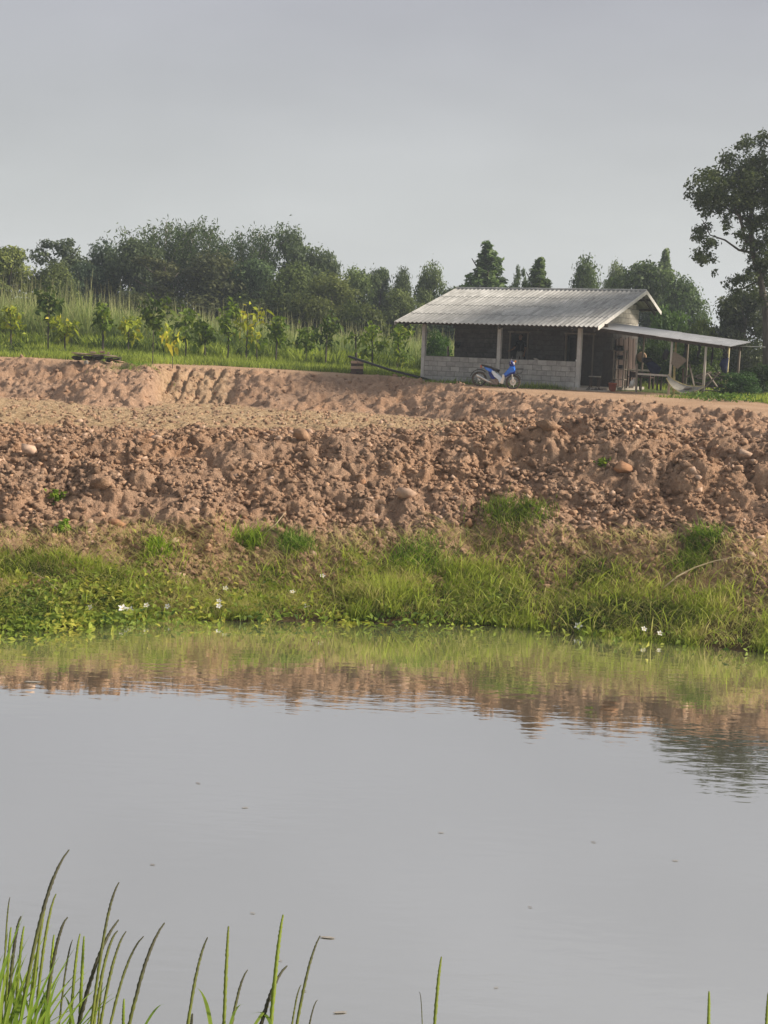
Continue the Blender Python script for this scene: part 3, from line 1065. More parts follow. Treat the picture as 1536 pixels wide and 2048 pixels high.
def trunk_geo(h, r, limbs=4, spread=1.0, lean=0.0):
    g = Geo()
    top = Vector((lean, random.uniform(-.2, .2), h))
    pts = [Vector((0, 0, -0.2)), Vector((lean * .2 + random.uniform(-.1, .1), random.uniform(-.1, .1), h * .35)), Vector((lean * .6, 0, h * .7)), top]
    g.tube(pts, [r * 1.25, r, r * .7, r * .3], 7)
    for i in range(limbs):
        t = 0.4 + 0.5 * i / max(1, limbs)
        p = pts[1].lerp(pts[3], (t - .35) / .65)
        a = i * 2.4 + random.uniform(-.4, .4)
        q = p + Vector((math.cos(a) * spread, math.sin(a) * spread, h * random.uniform(.15, .3)))
        g.tube([p, p.lerp(q, .5) + Vector((0, 0, -.08 * h * .3)), q], [r * .45, r * .3, r * .12], 5)
    return g


BROAD = [crown_mesh('crown', rblobs(24, 2.3, 1.0, 6.5, 0.8, 1.5, lambda t: (1.05 - (2 * t - .7) ** 2 * .5)), 10500, 0.26, MAT['leafdark']) for _ in range(4)]
BTRUNK = [trunk_geo(5.6, 0.16, 5, 1.4).mesh('trunk', MAT['bark']) for _ in range(3)]
def cone_blobs():
    out = []
    for i in range(95):
        t = (i / 95) ** .85
        a = i * 2.4 + random.uniform(-.5, .5)
        rad = (1.55 * (1 - t) + .05) * random.uniform(.15, 1.4)
        r_ = (.14 + .36 * (1 - t)) * random.uniform(.75, 1.15)
        out.append((math.cos(a) * rad, math.sin(a) * rad, .9 + 6.4 * t + random.uniform(-.3, .25) * (1 - t), r_, r_, r_ * random.uniform(.8, 1.3)))
    return out


CONE = [crown_mesh('crown', cone_blobs(), 8000, 0.24, MAT['leafdark']) for _ in range(3)]
CTRUNK = trunk_geo(6.6, 0.14, 5, .6).mesh('trunk', MAT['bark'])
BUSH = [crown_mesh('foliage', rblobs(16, 1.4, 0.2, 1.9, 0.45, 0.85, lambda t: 1.1 - .5 * t), 5000, 0.17, MAT['leafmid']) for _ in range(3)]
BSTEM = trunk_geo(1.6, 0.06, 5, .6).mesh('stem', MAT['bark'])
SPARSE = [crown_mesh('crown', rblobs(20, 2.1, 1.6, 6.8, 0.45, 0.8, lambda t: 1.0 - .3 * t), 5200, 0.22, MAT['leafdark']) for _ in range(2)]
STRUNK = [trunk_geo(6.2, 0.13, 9, 1.7).mesh('trunk', MAT['bark']) for _ in range(2)]


def bamboo_meshes():
    g = Geo()
    P, N = [], []
    for i in range(46):
        a = random.uniform(0, 2 * PI)
        h = random.uniform(5.8, 9.4)
        out = random.uniform(.7, 3.1)
        r0 = random.uniform(0, .8)
        pts = []
        for k in range(9):
            t = k / 8
            pts.append(Vector((math.cos(a) * (r0 + out * t ** 2.2), math.sin(a) * (r0 + out * t ** 2.2), h * (t - .17 * t ** 5))))
        g.tube(pts, [0.045 * (1 - .8 * k / 8) for k in range(9)], 4)
        for j in range(190):
            t = random.uniform(.28, 1.0) ** .8
            k = min(7, int(t * 8))
            p = pts[k].lerp(pts[k + 1], t * 8 - k)
            sp = 0.62 * (1.12 - t)+ .12
            P.append(p + Vector((random.gauss(0, sp), random.gauss(0, sp), random.gauss(-.15, .22))))
            N.append((random.gauss(0, .7), random.gauss(0, .7), random.uniform(-.1, .8)))
    P, N = np.array([p[:] for p in P]), np.array(N)
    n = len(P)
    V, F, A = leaf_cloud(P, N, rng.uniform(.16, .36, n), 0.26, 0.45 + rng.normal(0, .2, n))
    return g.mesh('culms', MAT['bark_pale']), npmesh('foliage', V, F, MAT['leafmid'], dict(v=np.clip(A, 0, 1)))


BAMB = [bamboo_meshes() for _ in range(2)]


def tree(name, cat, label, group, px, top, Y, wpx, kind, tint, var=0, rz=None):
    """stand a tree on the ground at distance Y so that its crown tops out at the measured height and width"""
    p = at(px, top, Y)
    z0 = hz(p.x, Y)
    h = p.z - z0
    wm = wpx / FPX * Y
    o = empty(name, (p.x, Y, z0), rz if rz is not None else random.uniform(0, 6.28))
    tag(o, label, cat, group)
    if kind == 'broad': cm_, tm, H, W, cn, tn = BROAD[var % 4], BTRUNK[var % 3], 7.4, 5.4, 'crown', 'trunk'
    elif kind == 'cone': cm_, tm, H, W, cn, tn = CONE[var % 3], CTRUNK, 7.6, 1.42, 'crown', 'trunk'
    elif kind == 'bush': cm_, tm, H, W, cn, tn = BUSH[var % 3], BSTEM, 2.5, 3.6, 'foliage', 'stem'
    elif kind == 'sparse': cm_, tm, H, W, cn, tn = SPARSE[var % 2], STRUNK[var % 2], 7.3, 4.8, 'crown', 'trunk'
    else: (tm, cm_), H, W, cn, tn = BAMB[var % 2], 8.05, 6.0, 'foliage', 'culms'
    s_ = (wm / W, wm / W, h / H)
    if kind == 'cone': o.rotation_euler = (random.uniform(-.05, .05), random.uniform(-.05, .05), o.rotation_euler.z); s_ = (s_[0] * .85, s_[1] * 1.15, s_[2]); tint = tuple(1.2 * q for q in tint)
    c = link(cn, cm_, o, scale=s_)
    c.color = (*tint, 1)
    tag(c, kind='stuff')
    t = link(tn, tm, o, scale=s_)
    if kind == 'bamboo': tag(t, kind='stuff')
    return o


GA = 'trees of the wood behind the field'
TREES = [
    ('broad_tree', 'tree', 'yellow green bushy tree at the far left of the wood', 18, 478, 88, 150, 'broad', (1.9, 1.75, 1.1), 0),
    ('pine_like_tree', 'tree', 'dark open crowned tree with upturned branches left of the wood', 122, 462, 96, 150, 'sparse', (.95, .98, 1.05), 0),
    ('broad_tree', 'tree', 'low rounded tree in front of the open crowned dark tree', 112, 520, 88, 110, 'broad', (1.5, 1.45, 1.05), 1),
    ('broad_tree', 'tree', 'dark bluish tree with a small pointed top left of the bamboo', 214, 480, 98, 110, 'broad', (.75, .85, 1.15), 2),
    ('broad_tree', 'tree', 'dark blue green tree filling the gap below the pointed dark one', 172, 520, 95, 130, 'broad', (.7, .85, 1.15), 3),
    ('broad_tree', 'tree', 'broad dark tree directly left of the tallest bamboo', 275, 462, 96, 130, 'broad', (.95, 1.0, 1.05), 0),
    ('bamboo_clump', 'bamboo', 'tallest feathery bamboo clump in the wood', 328, 424, 100, 190, 'bamboo', (.85, .95, .85), 0),
    ('bamboo_clump', 'bamboo', 'bamboo clump just right of the tallest one', 405, 440, 100, 170, 'bamboo', (.75, .88, .85), 1),
    ('bamboo_clump', 'bamboo', 'pale tipped bamboo clump beside the tall round dark tree', 497, 438, 100, 170, 'bamboo', (.80, .92, .92), 0),
    ('bare_tree', 'tree', 'grey brown twiggy tree in front of the bamboo', 330, 505, 92, 170, 'sparse', (1.25, 1.05, 1.0), 1),
    ('bare_tree', 'tree', 'dull brown thinly leaved tree below the middle bamboo', 430, 500, 92, 190, 'broad', (1.15, 1.0, 1.0), 1),
    ('broad_tree', 'tree', 'tall round topped dark tree right of the bamboo', 586, 450, 100, 110, 'broad', (.85, .95, .95), 2),
    ('broad_tree', 'tree', 'second round topped dark tree stepping down to the right', 645, 490, 100, 105, 'broad', (.9, .98, .92), 3),
    ('broad_tree', 'tree', 'blue green tree below the pale tipped bamboo', 515, 505, 92, 130, 'broad', (.9, 1.1, 1.1), 0),
    ('broad_tree', 'tree', 'light green tree in front of the tall round dark tree', 590, 520, 90, 130, 'broad', (1.45, 1.5, 1.05), 1),
    ('broad_tree', 'tree', 'olive green spreading tree in the middle of the wood', 665, 545, 88, 150, 'broad', (1.5, 1.4, 1.0), 2),
    ('broad_tree', 'tree', 'light green tree below the gap in the treetops', 712, 530, 94, 100, 'broad', (1.35, 1.45, 1.05), 3),
    ('broad_tree', 'tree', 'grey green slim tree left of the house roof', 762, 522, 98, 80, 'broad', (1.05, 1.15, 1.05), 0),
    ('broad_tree', 'tree', 'small grey green tree close beside the slim one', 806, 530, 98, 60, 'broad', (1.15, 1.2, 1.1), 1),
    ('broad_tree', 'tree', 'pale rounded tree above the left end of the roof', 866, 524, 100, 85, 'broad', (1.3, 1.35, 1.15), 2),
    ('broad_tree', 'tree', 'low green tree tucked behind the left roof corner', 800, 575, 90, 110, 'broad', (1.3, 1.3, 1.0), 3),
    ('broad_tree', 'tree', 'small low tree beside the ridge at its left end', 910, 562, 96, 80, 'broad', (1.0, 1.05, .95), 0),
    ('cone_tree', 'tree', 'tallest pointed dark tree behind the roof ridge', 978, 476, 92, 88, 'cone', (.95, 1.15, .85), 0),
    ('cone_tree', 'tree', 'pointed light tree behind the middle of the ridge', 1072, 508, 92, 70, 'cone', (1.2, 1.35, .9), 1),
    ('cone_tree', 'tree', 'thin wispy tree between the two pointed trees behind the ridge', 1040, 518, 98, 44, 'sparse', (1.1, 1.2, 1.0), 0),
    ('broad_tree', 'tree', 'egg shaped tree behind the right half of the ridge', 1174, 506, 92, 86, 'broad', (1.15, 1.3, 1.0), 1),
    ('broad_tree', 'tree', 'pale leaning tree left of the big tree behind the gable', 1234, 518, 96, 60, 'broad', (1.3, 1.3, 1.1), 3),
    ('broad_tree', 'tree', 'big rounded tree behind the gable end of the roof', 1300, 506, 88, 165, 'broad', (.95, 1.08, .9), 0),
    ('broad_tree', 'tree', 'feathery grey green tree right of the big rounded one', 1365, 545, 86, 110, 'broad', (1.1, 1.3, 1.1), 1),
    ('broad_tree', 'tree', 'thin pale treetop showing above the big rounded tree', 1338, 490, 104, 50, 'cone', (1.5, 1.6, 1.3), 1),
]
for nm, cat, lab, px, top, Y, wp, kd, tint, var in TREES:
    tree(nm, cat, lab, GA, px, top, Y, wp, kd, tint, var)
SHR = [
    ('shrub', 'shrub', 'brownish scrub at the foot of the wood below the bamboo', 300, 575, 88, 210, 'bush', (.75, .68, .62), 0),
    ('shrub', 'shrub', 'dull olive scrub at the foot of the wood in the middle', 470, 575, 88, 220, 'bush', (.62, .62, .58), 1),
    ('shrub', 'shrub', 'olive scrub below the round topped dark trees', 625, 580, 86, 170, 'bush', (.95, .85, .62), 2),
    ('shrub', 'shrub', 'brown green scrub left of the roof corner', 720, 590, 86, 160, 'bush', (.9, .85, .62), 0),
    ('shrub', 'shrub', 'yellow green shrub sticking up out of the tall grass on the left', 92, 560, 84, 95, 'bush', (1.15, 1.15, .7), 1),
    ('shrub', 'shrub', 'bright green broad bush beside the gable under the big round tree', 1345, 600, 68, 120, 'bush', (.85, 1.15, .7), 2),
    ('shrub', 'shrub', 'yellow green bush above the lean-to roof', 1405, 622, 66, 110, 'bush', (1.25, 1.2, .55), 0),
    ('shrub', 'shrub', 'dark bush behind the open side of the lean-to', 1330, 668, 61, 130, 'bush', (.6, .75, .5), 1),
    ('shrub', 'shrub', 'tangled bush behind the far posts of the lean-to', 1410, 672, 60, 130, 'bush', (.75, .85, .5), 2),
    ('shrub', 'shrub', 'dark low spreading tree under the big tree at the right edge', 1495, 566, 66, 150, 'broad', (.6, .6, .55), 0),
    ('shrub', 'shrub', 'grey green bush above the end of the lean-to roof', 1452, 600, 68, 100, 'bush', (.6, .66, .55), 1),
    ('shrub', 'shrub', 'bluish green weedy bush right of the lean-to by the track', 1478, 738, 50, 110, 'bush', (.45, .75, .55), 2),
    ('shrub', 'shrub', 'dark green bush at the right edge beside the track', 1530, 720, 52, 110, 'bush', (.4, .55, .42), 0),
    ('shrub', 'shrub', 'green bush showing through the porch behind the low wall', 885, 655, 66, 90, 'bush', (.75, 1.1, .6), 1),
]
for nm, cat, lab, px, top, Y, wp, kd, tint, var in SHR:
    tree(nm, cat, lab, 'shrubs round the field and the house', px, top, Y, wp, kd, tint, var)

# the big tree at the right edge: limbs from the trunk to each leaf mass
BY = 55.0
bp_ = at(1534, 780, BY)
bt = empty('large_tree', (bp_.x, BY, hz(bp_.x, BY)))
tag(bt, 'large dark tree with a thin forked trunk at the right edge of the view', 'tree')
o0 = Vector(bt.location)
def L3(px, py, dy=0.0):
    return at(px, py, BY + dy) - o0
g = Geo()
g.tube([Vector((0, 0, -.3)), L3(1533, 700), L3(1532, 620), L3(1520, 560), L3(1505, 500), L3(1500, 440), L3(1510, 370), L3(1530, 290)], [.19, .16, .15, .13, .11, .09, .06, .02], 8)
g.tube([L3(1520, 560), L3(1545, 500, .6), L3(1570, 420, .8), L3(1590, 330, .5)], [.11, .09, .06, .02], 6)
for path in ([(1505, 505), (1478, 500, .3), (1450, 480, .5), (1420, 470, .4), (1405, 440, .2)],
             [(1495, 492), (1480, 440, -.4), (1465, 405, -.6), (1440, 380, -.7)],
             [(1482, 445, -.4), (1475, 395, -.2), (1478, 340, .1)],
             [(1500, 445), (1460, 420, 1), (1420, 395, 1.2), (1375, 385, 1.3)],
             [(1520, 560), (1490, 575, .8), (1460, 590, 1.1)],
             [(1545, 500, .6), (1580, 470, -.8), (1640, 440, -1.4)],
             [(1560, 450, .7), (1610, 390, 1.4), (1660, 350, 1.6)]):
    pts = [L3(*q) for q in path]
    g.tube(pts, [.06 - .045 * i / (len(pts) - 1) for i in range(len(pts))], 5)
g.build('trunk', MAT['bark'], bt, smooth=True)
cl = [(1385, 378, 22), (1405, 362, 24), (1395, 400, 18), (1425, 372, 24), (1440, 395, 22), (1415, 420, 18), (1412, 452, 20), (1398, 470, 14), (1420, 480, 18), (1408, 500, 18),
      (1402, 522, 14), (1425, 515, 13), (1440, 350, 14), (1460, 330, 22), (1480, 345, 28), (1470, 375, 26), (1455, 400, 20), (1485, 395, 26), (1470, 425, 22), (1490, 275, 15), (1500, 290, 16), (1495, 320, 22), (1518, 305, 22), (1530, 270, 20), (1545, 300, 26),
      (1515, 350, 28), (1540, 360, 30), (1510, 400, 26), (1535, 430, 30), (1500, 440, 18), (1525, 480, 24), (1450, 440, 14), (1550, 520, 24), (1490, 470, 10), (1520, 530, 18), (1500, 545, 16), (1475, 560, 18), (1455, 570, 14), (1570, 280, 34), (1600, 330, 36), (1580, 400, 36), (1620, 400, 34),
      (1640, 450, 34), (1590, 470, 30), (1660, 350, 34), (1630, 300, 30), (1440, 420, 12), (1455, 458, 9), (1430, 545, 8), (1560, 560, 20), (1500, 585, 20), (1475, 595, 18), (1530, 590, 20), (1510, 460, 26), (1530, 400, 30), (1500, 380, 28), (1480, 460, 14), (1530, 520, 26), (1535, 345, 30), (1490, 420, 22), (1515, 500, 22), (1460, 360, 24), (1535, 560, 22), (1440, 375, 20), (1410, 395, 20)]
blobs = []
for (x, y, r) in cl:
    for _ in range(3):
        q = L3(x + random.gauss(0, r * .45), y + (14 if y < 330 else 0) + random.gauss(0, r * .4), random.gauss(0, 1.0))
        rm = r / FPX * BY * random.uniform(.55, 1.1)
        blobs.append((q.x, q.y, q.z, rm, rm * 1.2, rm * .85))
c = link('crown', crown_mesh('crown', blobs, 25000, 0.145, MAT['leafdark'], 0.5, 0.2, 0.2), bt)
c.color = (.72, .74, .66, 1)
tag(c, kind='stuff')

# dark twigs of a tree that leans in at the left edge
p = at(-75, 420, 70)
tt = empty('leaning_tree', (p.x, 70, hz(p.x, 70)))
tag(tt, 'dark tree outside the left edge with one twig tip showing against the sky', 'tree')
c = link('crown', BROAD[1], tt, scale=(.62, .62, (p.z - tt.location.z) / 7.0))
c.color = (.6, .65, .6, 1)
tag(c, kind='stuff')
link('trunk', BTRUNK[0], tt, scale=(.7, .7, (p.z - tt.location.z) / 7.0))


# ------------------------------------------------------------------ saplings
def leaf_strip(ln, wd, fold=.25, droop=.5):
    g = Geo()
    prof_ = [(0, .05), (.2, .6), (.5, 1.0), (.8, .62), (1, .03)]
    vs = []
    for t, w_ in prof_:
        z = -droop * ln * t * t
        vs += [(ln * t, -wd * w_ / 2, z + fold * wd * w_ * .5), (ln * t, 0, z), (ln * t, wd * w_ / 2, z + fold * wd * w_ * .5)]
    fs = []
    for i in range(4):
        a = i * 3
        fs += [(a, a + 3, a + 4, a + 1), (a + 1, a + 4, a + 5, a + 2)]
    g.add(vs, fs, [random.uniform(.3, .7)] * len(vs))
    return g


BIGLEAF = []
for i in range(6):
    g = leaf_strip(.46, .21, .3, .35 + .1 * i)
    g.a = [.22 + .13 * i] * len(g.v)
    BIGLEAF.append(g.mesh('leaf', MAT['leafyoung'], True, True))


def sapling(px, by, top, label, tint, Y=None, thick=.042, spread=.6, nleaf=170, trunk_dark=True, bare=.35):
    p = ground_at(px, by)
    if p.y > 65.5: p = at(px, by, 65.5 - random.uniform(0, 1.5)); p.z = hz(p.x, p.y)
    h = max(.9, at(px, top, p.y).z - p.z)
    o = empty('sapling', p, random.uniform(0, 6.28))
    tag(o, label, 'sapling', 'young trees planted along the track')
    g = Geo()
    lean = random.uniform(-.12, .12)
    tips = [Vector((lean, 0, h * .92))]
    g.tube([(0, 0, -.1), (lean * .3, .02, h * .4), (lean, 0, h * .92)], [thick, thick * .8, thick * .35], 6)
    for i in range(4):
        t = bare + (.85 - bare) * (i + .5) / 4
        a = i * 2.5 + random.uniform(0, 1)
        b0 = Vector((lean * t, 0, h * t))
        b1 = b0 + Vector((math.cos(a), math.sin(a), .55)) * spread * random.uniform(.5, .9)
        g.tube([b0, b1], [thick * .4, thick * .2], 4)
        tips += [b1, b0.lerp(b1, .6)]
    g.build('trunk', MAT['bark'] if trunk_dark else MAT['bark_pale'], o)
    P, N = [], []
    for i in range(nleaf):
        c_ = random.choice(tips)
        q = c_ + Vector((random.gauss(0, spread * .26), random.gauss(0, spread * .26), random.gauss(-.05, .16 * h * .5)))
        P.append(q[:])
        N.append((random.gauss(0, .8), random.gauss(0, .8), .6))
    n = len(P)
    V, F, A = leaf_cloud(np.array(P), np.array(N), rng.uniform(.18, .38, n), .5, .45 + rng.normal(0, .22, n))
    c = stuff_leaves('crown', MAT['leafyoung'], V, F, A, o)
    c.color = (*tint, 1)
    for i in range(14):
        c_ = random.choice(tips)
        l_ = link('leaf', BIGLEAF[random.randrange(6)], o, c_ + Vector((random.gauss(0, .12), random.gauss(0, .12), random.gauss(-.08, .12))), (random.uniform(-.5, .5), random.uniform(.1, .9), random.uniform(0, 6.28)), [random.uniform(.7, 1.15)] * 3)
        l_.color = (*tint, 1)
    return o


DK, GN, YL = (.34, .42, .4), (.7, .78, .55), (1.5, 1.3, .8)
SAP = [
    (22, 697, 612, 'leafy sapling at the left edge with yellow green leaves', YL, {}),
    (96, 702, 578, 'tall dark leaved sapling rising above its neighbours on the left', DK, dict(bare=.5)),
    (130, 694, 640, 'low sapling with yellow hanging leaves left of the rubble heap', YL, dict(spread=.7)),
    (206, 692, 612, 'sapling with a thick dark trunk right behind the rubble heap', GN, dict(thick=.07, bare=.55)),
    (256, 696, 632, 'yellow leaved sapling right of the thick trunked one', YL, dict(spread=.6)),
    (305, 728, 596, 'tall thin sapling at the very edge of the pit', DK, dict(thick=.02, bare=.5)),
    (345, 738, 650, 'thin stick sapling with a few yellow leaves at the pit edge', YL, dict(thick=.018, nleaf=24, bare=.45)),
    (372, 694, 620, 'green sapling behind the thin stick sapling', GN, {}),
    (410, 705, 645, 'dark stemmed sapling left of the bright yellow pair', GN, dict(thick=.045)),
    (456, 696, 604, 'sapling with a pointed light green tip behind the yellow one', GN, {}),
    (492, 712, 618, 'brightest yellow leaved sapling in the middle of the row', (1.7, 1.4, .7), dict(spread=.75, nleaf=95)),
    (514, 722, 668, 'brown stemmed sapling close right of the brightest yellow one', GN, dict(thick=.04, nleaf=22)),
    (552, 706, 636, 'sapling with a leaning dark trunk right of the yellow one', GN, dict(thick=.05, bare=.4)),
    (612, 726, 655, 'slender green sapling between the leaning one and the twisted one', GN, dict(thick=.02)),
    (651, 734, 630, 'sapling with a forked dark trunk and twisted dark leaves', DK, dict(thick=.04, bare=.4)),
    (713, 722, 660, 'cut dark trunk with two leaf tufts behind the stack of bricks', GN, dict(thick=.07, nleaf=14, bare=.7, spread=.4)),
    (745, 716, 650, 'bushy green sapling right of the stack of bricks', (.9, .95, .5), dict(spread=.7, bare=.2)),
    (795, 716, 652, 'bushy sapling just left of the house corner pillar', GN, dict(spread=.7, bare=.2)),
]
for px, by, top, lab, tint, kw in SAP:
    sapling(px, by, top, lab, tint, **kw)


# ------------------------------------------------------------------ house
HA = math.atan2(-0.477388, 0.878693)
ZF = 3.12
house = empty('block_house', (1.40, 55.8, ZF), HA)
tag(house, 'small grey concrete block house with a porch under a corrugated roof', 'house')
LN = 6.75                         # pillar to pillar
RB, RZ, FZ = 4.9, 3.96, 2.33      # ridge set back, ridge height, front eave height
EB = -0.7                         # eave overhang
slope = (RZ - FZ) / (RB - EB)


def roofz(b):
    return FZ + (b - EB) * slope if b <= RB else RZ - (b - RB) * 0.37


BLOCK = Geo().box((0, 0, 0), (.385, .09, .185)).mesh('block', MAT['block'])
BLOCKD = Geo().box((0, 0, 0), (.385, .09, .185)).mesh('block', MAT['block_shaded'])
BLOCKP = Geo().box((0, 0, 0), (.385, .09, .185)).mesh('block', MAT['block_pale'])


def block_wall(name, parent, p0, ang, length, z0, z1, bm_, mort, openings=(), top=None, budget=None):
    """a wall running from p0 along angle ang (house axes); blocks stand 8 mm proud of the mortar on both faces"""
    ca, sa = math.cos(ang), math.sin(ang)
    g = Geo()
    W = lambda s, z: (p0[0] + ca * s, p0[1] + sa * s, z)
    xs = sorted({0.0, length, *[o[0] for o in openings], *[o[1] for o in openings]})
    if top is None:
        for a, b_ in zip(xs[:-1], xs[1:]):
            cuts = [(z0, z1)]
            for o in openings:
                if o[0] <= a + 1e-6 and o[1] >= b_ - 1e-6:
                    cuts = [c for lo, hi in cuts for c in ((lo, min(hi, o[2])), (max(lo, o[3]), hi)) if c[1] - c[0] > .01]
            for lo, hi in cuts:
                g.box(W((a + b_) / 2, (lo + hi) / 2), (b_ - a, .074, hi - lo), ang)
    else:
        k = 14
        pts = [(length * i / k, top(p0[1] + sa * length * i / k)) for i in range(k + 1)]
        n_ = Vector((-sa, ca, 0)) * .037
        for (s0, t0), (s1, t1) in zip(pts[:-1], pts[1:]):
            if min(t0, t1) <= z0 + .02: continue
            q = [Vector(W(s0, z0)), Vector(W(s1, z0)), Vector(W(s1, t1)), Vector(W(s0, t0))]
            g.add([v_ - n_ for v_ in q] + [v_ + n_ for v_ in q], [(0, 1, 2, 3), (7, 6, 5, 4), (3, 2, 6, 7), (0, 4, 5, 1), (1, 5, 6, 2), (0, 3, 7, 4)])
    wall_o = g.build(name, mort, parent)
    cnt = 0
    rows = int(round((z1 - z0) / .2))
    for r in range(rows):
        zc = z0 + .1 + r * .2
        s = -0.2 if r % 2 else 0.0
        while s < length - .02:
            lo, hi = max(s, 0), min(s + .4, length)
            s += .4
            for o in openings:
                if o[2] < zc < o[3]:
                    if lo >= o[0] - .01 and hi <= o[1] + .01: hi = lo
                    elif lo < o[0] < hi <= o[1] + .01: hi = o[0]
                    elif o[0] - .01 <= lo < o[1] < hi: lo = o[1]
            if hi - lo < .07: continue
            mid = (lo + hi) / 2
            if top is not None and zc + .09 > min(top(p0[1] + sa * lo), top(p0[1] + sa * hi)) - .03: continue
            b_ = link('block', bm_, wall_o, (*W(mid, zc)[:2], zc + random.uniform(-.004, .004)), (0, 0, ang + random.uniform(-.008, .008)), ((hi - lo - .016) / .385, 1 + random.uniform(-.04, .06), 1 + random.uniform(-.03, .0)))
            cnt += 1
    return wall_o, cnt


nblk = 0
# floor slab with a worn edge
Geo().box((LN / 2 + .35, 2.7, -.10), (LN + 1.0, 5.9, .22)).build('floor_slab', MAT['slab'], house)
Geo().box((LN + .55, -.15, -.13), (1.5, .5, .16), .05).build('step', MAT['slab'], house)
# low porch wall in front, two bays
for (a0, a1) in ((0.07, LN / 2 - .07), (LN / 2 + .07, LN - .07)):
    w_, k = block_wall('low_wall', house, (a0, 0.0), 0, a1 - a0, 0.0, 1.0, BLOCK, MAT['mortar'])
    nblk += k
w_, k = block_wall('low_wall', house, (0.0, .1), PI / 2, 2.75, 0.0, 1.0, BLOCK, MAT['mortar'])
nblk += k
# front wall of the rooms, in the porch shade
OPEN = [(2.55, 3.42, 0.0, 2.08), (5.05, 6.3, 0.0, 2.08)]
w_, k = block_wall('front_wall', house, (0.0, 2.9), 0, LN + .25, 0.0, 2.4, BLOCKD, MAT['mortar_shaded'], OPEN)
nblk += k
w_, k = block_wall('side_wall', house, (LN + .21, 3.0), PI / 2, 3.2, 0.0, 2.4, BLOCKD, MAT['mortar_shaded'])
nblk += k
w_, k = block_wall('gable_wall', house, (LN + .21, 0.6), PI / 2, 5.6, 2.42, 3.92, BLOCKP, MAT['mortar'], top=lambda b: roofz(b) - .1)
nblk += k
Geo().box((LN / 2 + .1, 6.2, 1.2), (LN + .3, .09, 2.4)).build('rear_wall', MAT['block_shaded'], house)
Geo().box((0.04, 4.6, 1.2), (.09, 3.2, 2.4)).build('end_wall', MAT['block_shaded'], house)
# pillars
for a_, mt in ((0, 'conc'), (LN / 2, 'conc'), (LN, 'conc')):
    Geo().box((a_, 0, (roofz(0) - .1) / 2 - .08), (.15, .15, roofz(0) + .06), jit=.006).build('pillar', MAT[mt], house)
# frames and doors
for (o0_, o1_, _, zt_), nm in ((OPEN[0], 'door_frame'), (OPEN[1], 'door_frame')):
    g = Geo()
    for x_ in (o0_ + .03, o1_ - .03): g.box((x_, 2.88, zt_ / 2), (.06, .13, zt_))
    g.box(((o0_ + o1_) / 2, 2.88, zt_ + .03), (o1_ - o0_ + .1, .13, .06))
    g.build(nm, MAT['timber'], house)
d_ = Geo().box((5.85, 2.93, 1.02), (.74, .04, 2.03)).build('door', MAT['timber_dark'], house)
Geo().box((5.55, 2.89, 1.0), (.03, .06, .12)).build('handle', MAT['chrome'], d_)
Geo().box((2.98, 3.35, 0.18), (.95, .85, .40)).build('inner_step', MAT['slab'], house)
# dark boards inside the second opening
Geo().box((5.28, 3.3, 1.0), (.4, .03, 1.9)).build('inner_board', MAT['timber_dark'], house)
# beams and rafters
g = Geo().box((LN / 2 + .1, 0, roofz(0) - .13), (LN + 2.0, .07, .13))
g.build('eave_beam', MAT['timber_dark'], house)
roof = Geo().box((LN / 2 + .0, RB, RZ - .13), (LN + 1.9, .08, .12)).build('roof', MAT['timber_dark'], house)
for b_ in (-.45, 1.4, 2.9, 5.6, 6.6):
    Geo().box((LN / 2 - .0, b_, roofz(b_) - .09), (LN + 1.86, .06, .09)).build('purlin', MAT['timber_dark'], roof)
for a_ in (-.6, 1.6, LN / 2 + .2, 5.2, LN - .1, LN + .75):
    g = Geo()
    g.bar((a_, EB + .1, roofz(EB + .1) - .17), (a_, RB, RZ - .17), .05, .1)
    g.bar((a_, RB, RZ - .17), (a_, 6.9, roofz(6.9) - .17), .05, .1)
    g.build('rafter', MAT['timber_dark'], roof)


def corr_sheet(width, length, waves, amp, th=.008, per=6):
    """corrugated sheet: x across, y up the slope, corrugations run along y"""
    g = Geo()
    nx = waves * per + 1
    vs = []
    for lay in (0, 1):
        for j in range(2):
            for i in range(nx):
                x = -width / 2 + width * i / (nx - 1)
                vs.append((x, length * (j - .5), amp * math.sin(2 * PI * i / per) - lay * th))
    fs = []
    o = 2 * nx
    for i in range(nx - 1):
        fs += [(i, i + 1, nx + i + 1, nx + i), (o + i, o + nx + i, o + nx + i + 1, o + i + 1), (i, o + i, o + i + 1, i + 1), (nx + i, nx + i + 1, o + nx + i + 1, o + nx + i)]
    fs += [(0, nx, o + nx, o), (nx - 1, o + nx - 1, o + 2 * nx - 1, 2 * nx - 1)]
    g.add(vs, fs)
    return g


A0, A1 = -1.0, LN + .95
ncol, nrow = 9, 4
ang_f = math.atan(slope)
slen = (RB - EB) / math.cos(ang_f)
sw = (A1 - A0) / ncol
SHEET = corr_sheet(sw + .0, slen / nrow + .12, 5, .024).mesh('roof_sheet', MAT['roof'], False)
for j in range(nrow):
    for i in range(ncol):
        s_ = (j + .5) * slen / nrow
        b_ = EB + s_ * math.cos(ang_f)
        link('roof_sheet', SHEET, roof, (A0 + (i + .5) * sw, b_, FZ + (b_ - EB) * slope + .012 + .003 * (i % 2)), (ang_f - .010 + random.uniform(-.003, .003), random.uniform(-.003, .003), random.uniform(-.003, .003)))
ang_r = -math.atan(.37)
rl = (7.0 - RB) / math.cos(ang_r)
SHEETR = corr_sheet(sw, rl / 2 + .1, 5, .024).mesh('roof_sheet', MAT['roof'], False)
for j in range(2):
    for i in range(ncol):
        s_ = (j + .5) * rl / 2
        b_ = RB + s_ * math.cos(ang_r)
        link('roof_sheet', SHEETR, roof, (A0 + (i + .5) * sw, b_, roofz(b_) + .012 + .003 * (i % 2)), (ang_r + .012, 0, 0))
